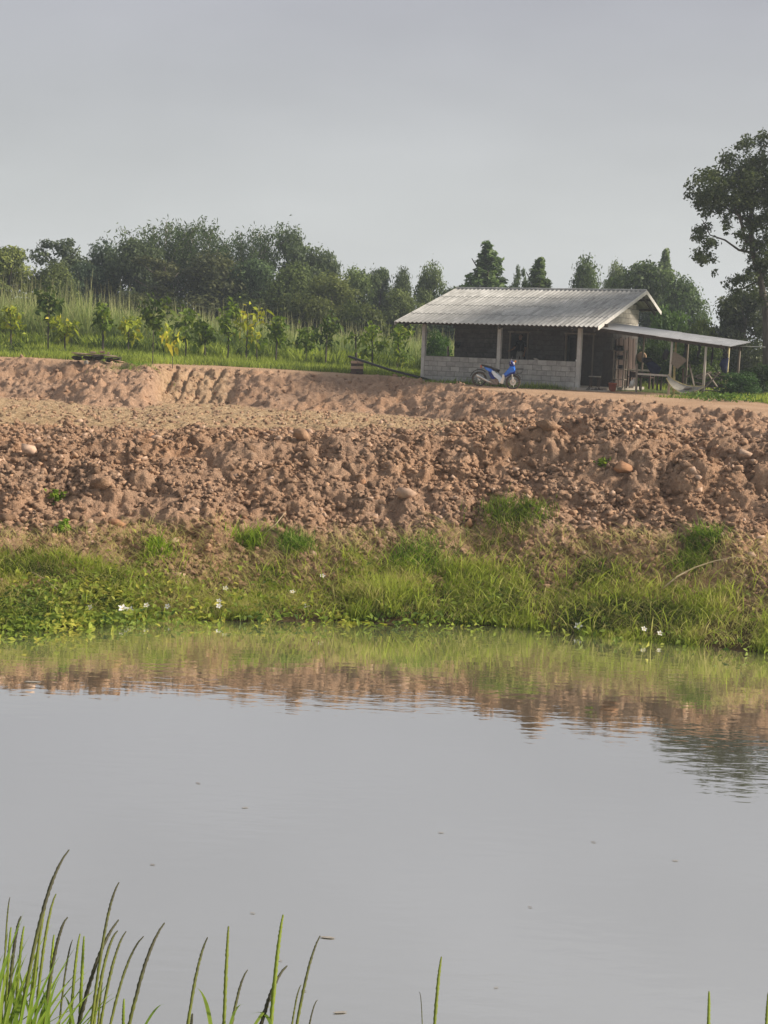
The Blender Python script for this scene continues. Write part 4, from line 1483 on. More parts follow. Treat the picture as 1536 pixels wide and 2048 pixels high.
g = Geo()
for i in range(9):
    g.tube([(A0 + i * sw - .02, RB, RZ + .02), (A0 + (i + 1) * sw, RB, RZ + .02 + .008 * (i % 2))], .055, 8)
g.build('ridge_cap', MAT['roof'], roof)
for a_ in (A1 + .015, A0 - .015):
    g = Geo()
    g.bar((a_, EB - .02, FZ - .05), (a_, RB, RZ - .05), .025, .15)
    g.build('fascia', MAT['rake'], roof)
    g = Geo()
    g.bar((a_, RB, RZ - .05), (a_, 7.02, roofz(7.02) - .05), .025, .15)
    g.build('fascia', MAT['rake'], roof)
# a tilted sheet lying past the ridge

# ---- lean-to at the right end
lean = empty('lean_to', house.location, HA)
tag(lean, 'open lean-to of thin posts under galvanised sheets at the right end of the house', 'lean-to')
LA0, LA1, LB0, LB1 = LN + .28, LN + 5.75, 0.15, 3.1
lz = lambda a: 2.36 - (a - LA0) * .105
rf = Geo().bar((LA0 + .1, LB0 + .1, lz(LA0) - .09), (LA1 - .2, LB0 + .1, lz(LA1) - .07), .06, .11).build('roof', MAT['timber_dark'], lean)
for b_ in (1.4, 2.9):
    Geo().bar((LA0 + .1, b_, lz(LA0) - .09), (LA1 - .2, b_, lz(LA1) - .07), .06, .11).build('rafter', MAT['timber_dark'], rf)
for a_ in (LA0 + .4, LA0 + 2, LA0 + 3.6, LA1 - .3):
    Geo().box((a_, 1.6, lz(a_) - .03), (.05, 3.0, .05)).build('purlin', MAT['timber_dark'], rf)
ang_l = math.atan(.105)
ll = (LA1 - LA0) / math.cos(ang_l)
nc = 4
SHL = corr_sheet((LB1 - LB0) / nc + .03, ll / 2 + .1, 7, .014, .004, 6).mesh('roof_sheet', MAT['zinc'])
for j in range(2):
    for i in range(nc):
        a_ = LA0 + (j + .5) * (LA1 - LA0) / 2
        o = link('roof_sheet', SHL, rf, (a_, LB0 + (i + .5) * (LB1 - LB0) / nc, lz(a_) + .03 + .012 * (1 - j) + .003 * (i % 2) + .07 * (i - 1.5) * (LB1 - LB0) / nc + .06))
        o.rotation_euler = (Matrix.Rotation(.07, 3, 'X') @ Matrix.Rotation(ang_l, 3, 'Y') @ Matrix.Rotation(-PI / 2, 3, 'Z')).to_euler()
link('roof_sheet', corr_sheet(.3, .9, 3, .012, .004).mesh('roof_sheet', MAT['zinc']), rf, (LA1 + .2, LB1 - .25, lz(LA1) + .02), (0, 0, PI / 2))
posts = [(LN + 3.55, .3, 'timber_pale', .05), (LN + 3.50, 1.0, 'bamboo', .045), (LN + 4.85, .3, 'timber_pale', .05), (LN + 5.62, .6, 'bamboo', .045), (LN + 5.45, 2.9, 'timber', .05), (LN + 3.4, 2.9, 'timber', .05), (LN + 1.6, 2.95, 'timber', .045)]
for a_, b_, mt, r in posts:
    h_ = lz(a_) - .05
    Geo().tube([(a_ + random.uniform(-.03, .03), b_, -.25), (a_ + random.uniform(-.02, .02), b_, h_ * .5), (a_, b_, h_)], [r * 1.1, r, r * .9], 7).build('post', MAT[mt], lean, smooth=True)
Geo().bar((LN + 2.2, .35, .62), (LN + 3.5, .3, .60), .06, .07).build('rail', MAT['timber_pale'], lean)
Geo().bar((LN + 2.25, .33, -.1), (LN + 2.22, .33, 1.0), .07, .07).build('post', MAT['timber'], lean)
Geo().bar((LN + 3.75, 1.3, -.1), (LN + 3.75, 1.3, .9), .06, .06).build('post', MAT['timber_red'], lean)
for p_, q_ in (((LN + 4.0, 1.2, 1.05), (LN + 4.45, .6, .1)), ((LN + 4.7, .8, .12), (LN + 5.3, .7, .8)), ((LN + 4.75, 1.2, .7), (LN + 5.2, .9, .25))):
    Geo().bar(p_, q_, .06, .04).build('brace', MAT['timber'], lean)

HM = Matrix.Translation(house.location) @ Matrix.Rotation(HA, 4, 'Z')


def hw(a_, b_, z):
    return HM @ Vector((a_, b_, z))


def thing(name, label, cat, a_, b_, z, rz=0, group=None):
    o = empty(name, hw(a_, b_, z), HA + rz)
    return tag(o, label, cat, group)


# reddish boards leaning on the side wall
t_ = thing('board_stack', 'reddish brown boards leaning against the shaded side wall under the lean-to', 'boards', LN + .38, 4.6, 0)
for i in range(8):
    Geo().box((.02 + .02 * (i % 2), -1.2 + i * .30, 1.0), (.025, .27, 1.9 + .1 * (i % 3))).build('board', MAT['timber_red'], t_, rot=(0, -.04, 0))
# shelf rack
t_ = thing('shelf_rack', 'narrow grey wooden shelf rack standing at the house corner', 'shelf', LN + .75, 1.9, 0)
for x_ in (0, .42):
    for y_ in (0, .3):
        Geo().box((x_, y_, .75), (.05, .05, 1.5)).build('upright', MAT['timber'], t_)
for z_ in (.35, .75, 1.12, 1.45):
    Geo().box((.21, .15, z_), (.5, .36, .03)).build('shelf', MAT['timber'], t_)
for z_, x_, s_, nm, mt in ((1.47, .15, .17, 'pot', 'black'), (1.14, .2, .13, 'pot', 'cloth_dark'), (.77, .25, .12, 'pot', 'cloth_dark')):
    o = Geo().lathe([(0, 0), (s_ * .8, 0), (s_, s_ * .6), (s_ * .85, s_ * 1.2), (0, s_ * 1.25)], n=12).build('cooking_pot', MAT[mt], None, hw(LN + .75 + x_, 1.9 + .15, z_), smooth=True)
    tag(o, {1.47: 'black pot on top of the shelf rack', 1.14: 'dark pot on the upper shelf of the rack', .77: 'dark pot on the middle shelf of the rack'}[z_], 'pot', 'pots on the shelf rack')
o = Geo().box((0, 0, 0), (.5, .02, 1.35)).build('dark_board', MAT['timber_dark'], None, hw(LN + .42, 2.25, .8), (0.05, 0, HA))
tag(o, 'dark grey panel leaning beside the shelf rack at the wall corner', 'panel')
# tan tray hanging at the wall end
o = Geo().lathe([(0, 0), (.19, 0), (.22, .05), (.19, .06), (0, .03)], n=18, axis='Y').build('woven_tray', MAT['tan'], None, hw(LN + .45, 6.25, 1.25), (0, 0, HA), smooth=True)
tag(o, 'round tan woven tray hung at the back end of the side wall', 'tray')
# work bench with clutter
t_ = thing('work_bench', 'rough low wooden bench cluttered with things beside the side wall', 'bench', LN + 1.5, 3.0, 0)
Geo().box((0, 0, .72), (1.1, .6, .06)).build('bench_top', MAT['timber_pale'], t_)
Geo().box((0, 0, .45), (1.0, .55, .04)).build('shelf', MAT['timber_red'], t_)
for x_ in (-.48, .48):
    for y_ in (-.24, .24):
        Geo().box((x_, y_, .35), (.07, .07, .7)).build('leg', MAT['timber_red'], t_)
o = Geo().box((0, 0, .1), (.5, .3, .2), jit=.03).build('timber_offcut', MAT['timber_red'], None, hw(LN + 1.4, 3.0, .47), (0, 0, HA + .2))
tag(o, 'reddish block of wood on the lower shelf of the bench', 'wood block')
# red bucket
t_ = thing('bucket', 'faded red plastic bucket on the ground in front of the bench', 'bucket', LN + 1.15, .75, -.10)
Geo().lathe([(0, .0), (.12, 0), (.16, .30), (.17, .30), (.17, .32), (.15, .32), (.115, .02), (0, .02)], n=16).build('body', MAT['red'], t_, smooth=True)
Geo().tube([(math.cos(a) * .165, 0.03, .31 + .05 * math.sin(a)) for a in np.linspace(0, PI, 9)], .006, 4).build('handle', MAT['chrome'], t_)
# white container under the bench
o = Geo().lathe([(0, 0), (.09, 0), (.10, .22), (.05, .28), (.04, .33), (0, .33)], n=12).build('plastic_jug', MAT['offwhite'], None, hw(LN + 1.75, 1.2, .08), (.2, .35, HA), smooth=True)
tag(o, 'white plastic jug tilted right of the red bucket', 'jug')
# dark blue cloth heap and black bag on the bench behind the rail
V = clod_verts(I2, np.random.default_rng(31), .15) * [.28, .22, .30]
o = link('cloth_heap', npmesh('cloth_heap', V, I2[1], MAT['cloth_blue'], smooth=True), None, hw(LN + 2.55, 1.3, .88), (0, 0, HA))
tag(o, 'dark blue cloth heaped behind the rail of the lean-to', 'cloth')
V = clod_verts(I2, np.random.default_rng(33), .15) * [.17, .15, .16]
o = link('black_bag', npmesh('black_bag', V, I2[1], MAT['cloth_dark'], smooth=True), None, hw(LN + 2.3, 1.35, 1.16), (0, 0, HA))
tag(o, 'small black bag sitting on top of the dark blue cloth', 'bag')
t_ = thing('low_table', 'low timber table behind the lean-to rail under the blue cloth', 'table', LN + 2.4, 1.35, 0)
Geo().box((0, 0, .58), (1.0, .6, .05)).build('table_top', MAT['timber_dark'], t_)
for x_ in (-.42, .42):
    for y_ in (-.24, .24): Geo().box((x_, y_, .28), (.06, .06, .56)).build('leg', MAT['timber_dark'], t_)
# hanging things
def hang(name, label, cat, a_, b_, ztop, zbot, r, mt, seed):
    t_ = thing(name, label, cat, a_, b_, 0, group='things hung under the lean-to roof')
    ztop = lz(a_) - .08 if ztop is None else ztop
    Geo().tube([(0, 0, ztop), (0.01, 0, zbot + r * 1.2)], .008, 4).build('cord', MAT['black'], t_)
    V = clod_verts(I2, np.random.default_rng(seed), .12) * [r * .95, r * .8, r * 1.7]
    link('body', npmesh('body', V, I2[1], MAT[mt], smooth=True), t_, (0, 0, zbot + r * .6))
    return t_
hang('hanging_bag', 'round black bag hanging on the pale front post', 'bag', LN + 3.33, .28, None, 1.28, .15, 'cloth_dark', 41)
hang('hanging_bag', 'dark blue grey bag hanging low on the last bamboo post', 'bag', LN + 5.57, .45, None, .95, .19, 'cloth_blue', 42)
hang('hanging_bag', 'small dark pouch hung near the top of the last bamboo post', 'bag', LN + 5.55, .4, None, 1.35, .11, 'cloth_dark', 43)
for i, (a_, b_, ln, lab) in enumerate(((LN + 3.95, .7, .55, 'short black strip of cloth hanging from the rafter near the woven panel'), (LN + 4.25, 1.6, .42, 'thin dark rag hanging from the rafter in the middle of the lean-to'), (LN + 4.60, .2, .5, 'dark rag wound round the top of the middle front post'), (LN + 4.98, .7, .75, 'longest black rag hanging between the two right posts'))):
    g = Geo()
    zt_ = lz(a_) - .1
    n_ = 7
    for k in range(n_ - 1):
        z0_, z1_ = zt_ - ln * k / (n_ - 1), zt_ - ln * (k + 1) / (n_ - 1)
        w0, w1 = .07 + .03 * math.sin(k * 1.7 + i), .07 + .03 * math.sin(k * 1.7 + 1.7 + i)
        g.box((.015 * math.sin(k), 0, (z0_ + z1_) / 2), (w0, .03, z0_ - z1_), jit=.004)
    o = g.build('rag', MAT['cloth_dark'], None, hw(a_, b_, 0), (0, 0, HA))
    tag(o, lab, 'rag', 'things hung under the lean-to roof')
# woven panel tied to the front post
o = Geo().add([(-.08, .0, 1.52), (.46, .02, 1.22), (.12, .0, .86), (-.14, 0, 1.05), (-.08, .025, 1.52), (.46, .045, 1.22), (.12, .025, .86), (-.14, .025, 1.05)], [(0, 1, 2, 3), (7, 6, 5, 4), (0, 4, 5, 1), (1, 5, 6, 2), (2, 6, 7, 3), (3, 7, 4, 0)]).build('cane_mat', MAT['basket'], None, hw(LN + 3.72, .24, 0), (0, 0, HA))
tag(o, 'four sided woven cane panel tied slantwise to the front post', 'panel')
# hammock: a long sheet slung between the front post and the next one
g = Geo()
n_, m_ = 15, 9
vs, av = [], []
for i in range(n_):
    t = i / (n_ - 1)
    x = 1.42 * t
    sag = 0.50 * (1 - (2 * (t ** .85) - 1.1) ** 2 / 1.21) + .04
    wid = .22 * math.sin(PI * min(1, .12 + .86 * t)) + .03
    for j in range(m_):
        s = j / (m_ - 1) * 2 - 1
        vs.append((x, wid * s, 0.56 - .20 * t - sag * .72 + .06 * s * s + .17 * s * wid / .3 + .01 * random.uniform(-1, 1)))
fs = [(i * m_ + j, (i + 1) * m_ + j, (i + 1) * m_ + j + 1, i * m_ + j + 1) for i in range(n_ - 1) for j in range(m_ - 1)]
g.add(vs, fs)
hm = thing('hammock', 'sagging white cloth hammock slung low between two front posts of the lean-to', 'hammock', LN + 3.55, -.05, 0.0)
o = g.build('cloth', MAT['cloth_white'], hm, smooth=True)
sm = o.modifiers.new('thick', 'SOLIDIFY')
sm.thickness = .02
Geo().tube([v for i, v in enumerate(vs) if i % m_ == 0], .018, 5).build('edge_rope', MAT['bamboo'], hm)
Geo().tube([v for i, v in enumerate(vs) if i % m_ == m_ - 1], .018, 5).build('edge_rope', MAT['bamboo'], hm)
V = clod_verts(I2, np.random.default_rng(51), .15) * [.20, .12, .09]
o = link('bundle', npmesh('bundle', V, I2[1], MAT['cloth_grey'], smooth=True), None, hw(LN + 4.3, .0, .17), (0, 0, HA))
tag(o, 'grey and white cloth bundle lying in the hammock', 'cloth')
# dark tangle behind the lean-to: fire wood heap
t_ = thing('firewood_heap', 'dark heap of branches stacked at the back of the lean-to', 'firewood', LN + 4.2, 2.4, 0)
for i in range(26):
    p_ = Vector((random.uniform(-.9, .9), random.uniform(-.4, .4), random.uniform(.03, .75)))
    d_ = Vector((random.uniform(-.6, .6), random.uniform(-.3, .3), random.uniform(-.12, .12)))
    Geo().tube([p_ - d_, p_ + d_ * .2, p_ + d_], [.04, .035, .025], 5).build('branch', MAT['timber_dark'] if i % 3 else MAT['timber'], t_)
# stool near the door, shoes on the step
t_ = thing('stool', 'small pale topped stool beside the door behind the pillar', 'stool', LN + .25, 1.2, .01)
Geo().box((0, 0, .42), (.42, .26, .04)).build('seat', MAT['timber_pale'], t_)
for x_ in (-.16, .16):
    for y_ in (-.1, .1): Geo().box((x_, y_, .2), (.04, .04, .4)).build('leg', MAT['timber_red'], t_)
for i, x_ in enumerate((.55, .68, .86, .98)):
    g = Geo()
    sole = [(-.05, -.13), (.05, -.13), (.055, .05), (.03, .14), (-.03, .14), (-.05, .05)]
    g.add([(x, y, 0) for x, y in sole] + [(x, y, .03) for x, y in sole], [tuple(range(6))[::-1], tuple(range(6, 12))] + [(k, (k + 1) % 6, 6 + (k + 1) % 6, 6 + k) for k in range(6)])
    g.tube([(-.05, .03, .02), (0, .05, .08), (.05, .03, .02)], .018, 5)
    o = g.build('sandal', MAT['timber_red'] if i % 2 else MAT['black'], None, hw(LN + x_, -.28 + .05 * (i % 2), -.048), (0, 0, HA + .4 * i))
    tag(o, ['black sandal nearest the pillar on the door step', 'brown sandal next to the pillar side black one on the step', 'black sandal in the right hand pair on the step', 'brown sandal farthest right on the door step'][i], 'sandal', 'sandals on the door step')
# object on the low wall
V = clod_verts(I2, np.random.default_rng(61), .15) * [.13, .07, .05]
o = link('cloth_scrap', npmesh('cloth_scrap', V, I2[1], MAT['cloth_grey'], smooth=True), None, hw(LN * .74, -.02, 1.03), (0, .35, HA))
tag(o, 'grey scrap lying over the top of the low porch wall right of the motorbike', 'cloth')
# dark things hung on the porch wall corner
o = Geo().lathe([(0, 0), (.12, .02), (.14, .1), (.09, .22), (0, .26)], n=12).build('hat', MAT['cloth_dark'], None, hw(.22, 2.78, 1.5), (PI / 2, 0, HA), smooth=True)
tag(o, 'black hat hanging at the left corner of the porch back wall', 'hat')
o = Geo().tube([(0, 0, -.1), (.02, 0, .7), (0, 0, 1.42)], [.05, .048, .045], 6).build('short_post', MAT['timber'], None, hw(-.05, 2.35, 0), (0, 0, HA))
tag(o, 'short dark wooden post standing in the open end of the porch', 'post')
# enamel lamp / bulb holder under the eave by the right pillar
o = Geo().lathe([(0, 0), (.03, .01), (.05, .06), (.02, .1), (0, .1)], n=10).build('light_bulb', MAT['offwhite'], None, hw(LN - .55, .6, 2.25), smooth=True)
tag(o, 'unlit white bulb under the eave left of the right pillar', 'bulb')


# ------------------------------------------------------------------ motorbike
def bikept(cx, cy):
    return ((cx - 700) / 610.0, ((880 + (cx - 700) * .105) - cy) / 610.0)


bk = ground_at(990, 778)
bk = at(991, 772, 51.2)
bk.z = hz(bk.x, bk.y) - .0
bike = empty('motorbike', bk, math.radians(-7))
tag(bike, 'blue and white step through motorbike parked in front of the low porch wall', 'motorbike')
bike.rotation_euler = (0.07, math.radians(3.2), math.radians(-8))
B = lambda pts: [bikept(*q) for q in pts]


def wheel(x, name):
    wv = link(name, Geo().lathe([(.035, -.05), (.045, -.03), (.045, .03), (.035, .05)], n=12, axis='Y').mesh('hub', MAT['alloy'], True), bike, (x, 0, .285))
    n_ = 26
    g = Geo()
    pr_ = [(.285 - .04 + .04 * math.cos(a), .04 * math.sin(a)) for a in np.linspace(-PI, PI, 9)]
    g.lathe(pr_, n=n_, axis='Y').build('tyre', MAT['rubber'], wv, smooth=True)
    Geo().lathe([(.225, -.025), (.24, -.03), (.24, .03), (.225, .025), (.225, -.025)], n=n_, axis='Y').build('rim', MAT['alloy'], wv, smooth=True)
    g = Geo()
    for k in range(16):
        a = 2 * PI * k / 16
        g.tube([(.04 * math.cos(a), .03 * (-1) ** k, .04 * math.sin(a)), (.23 * math.cos(a + .25), 0, .23 * math.sin(a + .25))], .004, 4)
    tag(g.build('spokes', MAT['chrome'], wv), kind='stuff')
    return wv


xr, xf = bikept(310, 700)[0], bikept(1090, 790)[0]
wheel(xr, 'rear_wheel')
fw = wheel(xf, 'front_wheel')
Geo().lathe([(.05, -.06), (.12, -.065), (.12, -.055), (.05, -.05)], n=18, axis='Y').build('brake_disc', MAT['alloy'], fw)
Geo().prism(B([(330, 322), (400, 335), (560, 375), (690, 430), (770, 465), (745, 530), (650, 480), (540, 410), (420, 378), (335, 362)]), -.11, .11, .8).build('seat', MAT['black'], bike, smooth=False)
Geo().prism(B([(385, 372), (560, 420), (650, 482), (560, 520), (440, 452)]), -.10, .10, .85).build('tail_panel', MAT['blue'], bike)
Geo().prism(B([(500, 500), (570, 520), (700, 640), (640, 690), (575, 645), (530, 570)]), -.09, .09, .85).build('side_cover', MAT['blue_dark'], bike)
Geo().prism(B([(560, 440), (650, 480), (760, 580), (832, 640), (862, 780), (785, 770), (755, 690), (640, 610), (575, 515)]), -.105, .105, .85).build('centre_panel', MAT['paleblue'], bike)
Geo().prism(B([(835, 560), (880, 560), (893, 640), (868, 785), (780, 765), (828, 640)]), -.16, .16, .9).build('leg_shield', MAT['offwhite'], bike)
Geo().prism(B([(838, 575), (905, 500), (970, 410), (985, 375), (1095, 380), (1120, 470), (1085, 530), (985, 565), (900, 620)]), -.13, .13, .8).build('front_fairing', MAT['blue'], bike)
Geo().prism(B([(945, 560), (1010, 520), (1120, 490), (1110, 540), (1000, 580), (900, 640), (880, 620)]), -.135, .135, .85).build('lower_fairing', MAT['blue_dark'], bike)
hc = Geo().prism(B([(965, 285), (1000, 235), (1050, 290), (1100, 380), (985, 378), (960, 340)]), -.11, .11, .7).build('handlebar_cowl', MAT['blue_dark'], bike)
Geo().lathe([(0, 0), (.06, .0), (.07, -.03), (.07, -.06)], n=12, axis='Y').build('headlight', MAT['offwhite'], hc, (bikept(1085, 330)[0], 0, bikept(1085, 330)[1]), (0, 0, -PI / 2))
x_, z_ = bikept(975, 310)
Geo().tube([(x_, -.34, z_ + .02), (x_ + .03, -.15, z_), (x_ + .03, .15, z_), (x_, .34, z_ + .02)], .014, 6).build('handlebar', MAT['black'], bike)
for s_ in (-1, 1):
    m_ = Geo().tube([(x_ + .03, s_ * .26, z_), (x_ + .05, s_ * .30, z_ + .14)], .007, 5).build('mirror', MAT['chrome'], bike)
    Geo().lathe([(0, -.012), (.05, -.01), (.055, .0), (.05, .01), (0, .012)], n=12, axis='Y').build('glass', MAT['black'], m_, (x_ + .05, s_ * .31, z_ + .18), (0, 0, PI / 2))
    Geo().box((bikept(1095, 275)[0], s_ * .16, bikept(1095, 275)[1]), (.05, .07, .05)).build('indicator', MAT['orange'], bike)
    Geo().tube([(bikept(1040, 500)[0], s_ * .075, bikept(1040, 500)[1]), (xf, s_ * .075, .285)], [.024, .028], 8).build('fork', MAT['offwhite'], bike)
g = Geo()
g.prism([(xf + .31 * math.cos(a), .285 + .31 * math.sin(a)) for a in np.linspace(.35, 2.2, 9)] + [(xf + .33 * math.cos(a), .285 + .33 * math.sin(a)) for a in np.linspace(2.2, .35, 9)], -.06, .06, 1.0)
g.build('front_fender', MAT['black'], bike)
g = Geo()
g.prism([(xr + .33 * math.cos(a), .30 + .33 * math.sin(a)) for a in np.linspace(.9, 2.95, 10)] + [(xr + .355 * math.cos(a), .30 + .355 * math.sin(a)) for a in np.linspace(2.95, .9, 10)], -.07, .07, 1.0)
g.build('rear_fender', MAT['black'], bike)
e0, e1 = bikept(240, 560), bikept(500, 705)
Geo().tube([(e0[0], -.16, e0[1]), (e0[0] + .1, -.16, e0[1] - .045), (e1[0], -.15, e1[1]), (bikept(640, 760)[0], -.1, bikept(640, 760)[1])], [.03, .042, .038, .015], 10).build('exhaust', MAT['chrome'], bike, smooth=True)
Geo().prism(B([(560, 660), (740, 650), (800, 720), (740, 810), (560, 790), (530, 720)]), -.11, .11, .8).build('engine', MAT['engine'], bike)
Geo().tube([(bikept(640, 800)[0], -.2, bikept(640, 800)[1]), (bikept(640, 800)[0], .2, bikept(640, 800)[1])], .015, 6).build('foot_peg', MAT['rubber'], bike)
Geo().tube([(bikept(600, 790)[0], .1, bikept(600, 790)[1]), (bikept(560, 900)[0], .22, -.0)], .013, 6).build('kick_stand', MAT['engine'], bike)
Geo().prism(B([(300, 350), (335, 345), (350, 400), (320, 410)]), -.06, .06, .9).build('tail_light', MAT['red'], bike)
g = Geo()
bx0, bz0 = bikept(1130, 460)
for k in range(8):
    y_ = -.15 + .3 * k / 7
    g.tube([(bx0, y_, bz0 + .02), (bx0 + .05, y_, bz0 - .13), (bx0 + .22, y_, bz0 - .11), (bx0 + .27, y_, bz0 + .05)], .006, 4)
for s_ in (-.15, .15):
    g.tube([(bx0, s_, bz0 + .02), (bx0 + .27, s_, bz0 + .05)], .008, 4)
g.tube([(bx0 + .27, -.15, bz0 + .05), (bx0 + .27, .15, bz0 + .05)], .008, 4)
tag(g.build('front_basket', MAT['black'], bike), kind='stuff')


# ------------------------------------------------------------------ person standing in the doorway
def person():
    root = empty('person', hw(2.98, 3.05, .38), HA - .15)
    tag(root, 'person in dark top and light grey trousers standing in the dark doorway', 'person')
    J = [('pelvis', (0, 0, .88), .125, None), ('belly', (0, 0, 1.02), .125, 0), ('chest', (0, -.01, 1.22), .145, 1), ('neck0', (0, 0, 1.36), .07, 2), ('neck', (0, -.01, 1.42), .052, 3), ('jaw', (0, -.03, 1.48), .072, 4), ('skull', (0, -.015, 1.57), .088, 5), ('crown', (0, -.005, 1.63), .06, 6),
         ('shL', (-.18, 0, 1.32), .062, 2), ('elL', (-.27, -.03, 1.06), .045, 8), ('wrL', (-.34, -.24, .95), .031, 9),
         ('shR', (.18, 0, 1.32), .062, 2), ('elR', (.25, .03, 1.05), .045, 11), ('wrR', (.25, -.08, .82), .031, 12),
         ('hipL', (-.09, 0, .82), .098, 0), ('knL', (-.11, -.03, .46), .064, 14), ('anL', (-.11, .02, .08), .042, 15), ('toL', (-.12, -.15, .04), .036, 16),
         ('hipR', (.09, 0, .82), .098, 0), ('knR', (.11, -.02, .46), .064, 18), ('anR', (.11, .02, .08), .042, 19), ('toR', (.13, -.15, .04), .036, 20)]
    me = bpy.data.meshes.new('body')
    me.from_pydata([j[1] for j in J], [(j[3], i) for i, j in enumerate(J) if j[3] is not None], [])
    ob = bpy.data.objects.new('body_tmp', me)
    COL.objects.link(ob)
    sk = ob.modifiers.new('skin', 'SKIN')
    for i, j in enumerate(J):
        me.skin_vertices[0].data[i].radius = (j[2], j[2] * (.72 if j[0] in ('chest', 'belly', 'pelvis') else 1))
    me.skin_vertices[0].data[0].use_root = True
    ss = ob.modifiers.new('sub', 'SUBSURF')
    ss.levels = 2
    dg = bpy.context.evaluated_depsgraph_get()
    ev = bpy.data.meshes.new_from_object(ob.evaluated_get(dg))
    bpy.data.objects.remove(ob)
    ev.name = 'body'
    ev.materials.clear()
    for k in ('skin', 'cloth_dark', 'cloth_grey'): ev.materials.append(MAT[k])
    for p in ev.polygons:
        c = p.center
        p.use_smooth = True
        if c.z < .10: p.material_index = 0
        elif c.z < .92 and abs(c.x) < .2: p.material_index = 2
        elif c.z < 1.40 and not (abs(c.x) > .2 and c.z < 1.12): p.material_index = 1
        else: p.material_index = 0
    link('body', ev, root)
    for sx, w_, d_ in ((-1, (-.34, -.24, .95), Vector((-.25, -.9, -.1))), (1, (.25, -.08, .82), Vector((.05, -.3, -.95)))):
        d_.normalize()
        sd_ = d_.cross(Vector((0, 0, 1)) if abs(d_.z) < .8 else Vector((0, 1, 0))).normalized()
        nn = sd_.cross(d_)
        w0 = Vector(w_)
        g = Geo()
        g.tube([w0 - d_ * .02, w0 + d_ * .03, w0 + d_ * .085], [.026, .034, .036], 8)
        for k in range(4):
            b0 = w0 + d_ * .075 + sd_ * (-.027 + .018 * k)
            ln = (.062, .074, .068, .052)[k]
            g.tube([b0, b0 + d_ * ln * .55 - nn * .006, b0 + d_ * ln * .9 - nn * .024], [.0095, .009, .007], 6)
        b0 = w0 + d_ * .03 + sd_ * -.028
        g.tube([b0, b0 - sd_ * .025 + d_ * .03, b0 - sd_ * .03 + d_ * .06 - nn * .01], [.012, .0105, .008], 6)
        g.build('hand', MAT['skin'], root, smooth=True)
    V = I2[0] * [.096, .105, .10] + [0, .012, 1.595]
    V[:, 1] = np.where((V[:, 1] < -.05) & (V[:, 2] < 1.64), -.03, V[:, 1])
    V[:, 2] = np.maximum(V[:, 2], 1.52)
    link('hair', npmesh('hair', V, I2[1], MAT['hair'], smooth=True), root)
    g = Geo()
    for s_ in (-1, 1):
        g.add((I1[0] * .011 + [s_ * .032, -.098, 1.565]).tolist(), I1[1].tolist())
    g.build('eyes', MAT['black'], root)
    g = Geo().prism([(-.012, 1.52), (.012, 1.52), (.006, 1.57), (-.006, 1.57)], -.125, -.09, .7)
    g.build('nose', MAT['skin'], root)
    Geo().box((0, -.098, 1.495), (.045, .012, .010)).build('mouth', MAT['red'], root)
    for s_ in (-1, 1):
        link('ear', npmesh('ear', I1[0] * [.014, .026, .036] + [s_ * .09, -.005, 1.555], I1[1], MAT['skin'], smooth=True), root)


person()


# ------------------------------------------------------------------ rubble table, brick stack, pole, weeds
p = ground_at(196, 734)
PY = 56.2
p = at(192, 725, PY)
rub = empty('slab_pile', (p.x, PY, hz(p.x, PY)), -.05)
tag(rub, 'pile of thin pale slabs propped over dark gaps at the edge of the pit', 'slab pile')
for (x, z, w_, d_, ang, mt) in ((-.30, .27, 1.0, .9, .05, 'clod_pale'), (.42, .25, .85, .8, .10, 'clod_pale'), (.62, .14, .75, .7, -.10, 'timber_dark'), (-.62, .21, .6, .7, .09, 'timber_dark'), (.1, .20, .5, .6, -.12, 'timber_dark'), (.85, .05, .6, .5, .12, 'clod_pale')):
    V = clod_verts(I2, np.random.default_rng(int(abs(x * 100)) + 3), .3) * [w_ * .62, d_ * .5, .045]
    link('slab', npmesh('slab', V, I2[1], MAT[mt]), rub, (x, 0, z), (0, ang, 0))
for k, (x, y, h_) in enumerate(((-.8, .15, .17), (-.35, .2, .15), (.05, .1, .16), (.5, .25, .12), (.85, .1, .10))):
    V = clod_verts(I2, np.random.default_rng(90 + k), .3) * [.2, .25, h_]
    link('prop', npmesh('prop', V, I2[1], MAT['timber_dark']), rub, (x, y, h_ * .6))
for i, (dx, z, s_, lab) in enumerate(((-.12, .36, .14, 'small pale stone on the left of the slab pile top'), (.22, .37, .17, 'larger flat stone in the middle of the slab pile top'), (.52, .33, .12, 'small grey stone at the right end of the slab pile top'))):
    V = clod_verts(I2, np.random.default_rng(70 + i), .15) * [s_, s_ * .8, s_ * .45]
    o = link('stone', npmesh('stone', V, I2[1], MAT['clod_pale']), None, (p.x + dx, PY - .05, rub.location.z + z), (0, .04, i))
    tag(o, lab, 'stone', 'stones on the slab pile')
o = Geo().lathe([(0, 0), (.08, 0), (.10, .11), (.05, .15), (.04, .18), (0, .18)], n=12).build('plastic_bottle', MAT['cloth_white'], None, (p.x - .32, PY - .55, hz(p.x - .32, PY - .55) + .1), (.5, .6, 0), smooth=True)
tag(o, 'crumpled white plastic container under the slab pile', 'container')

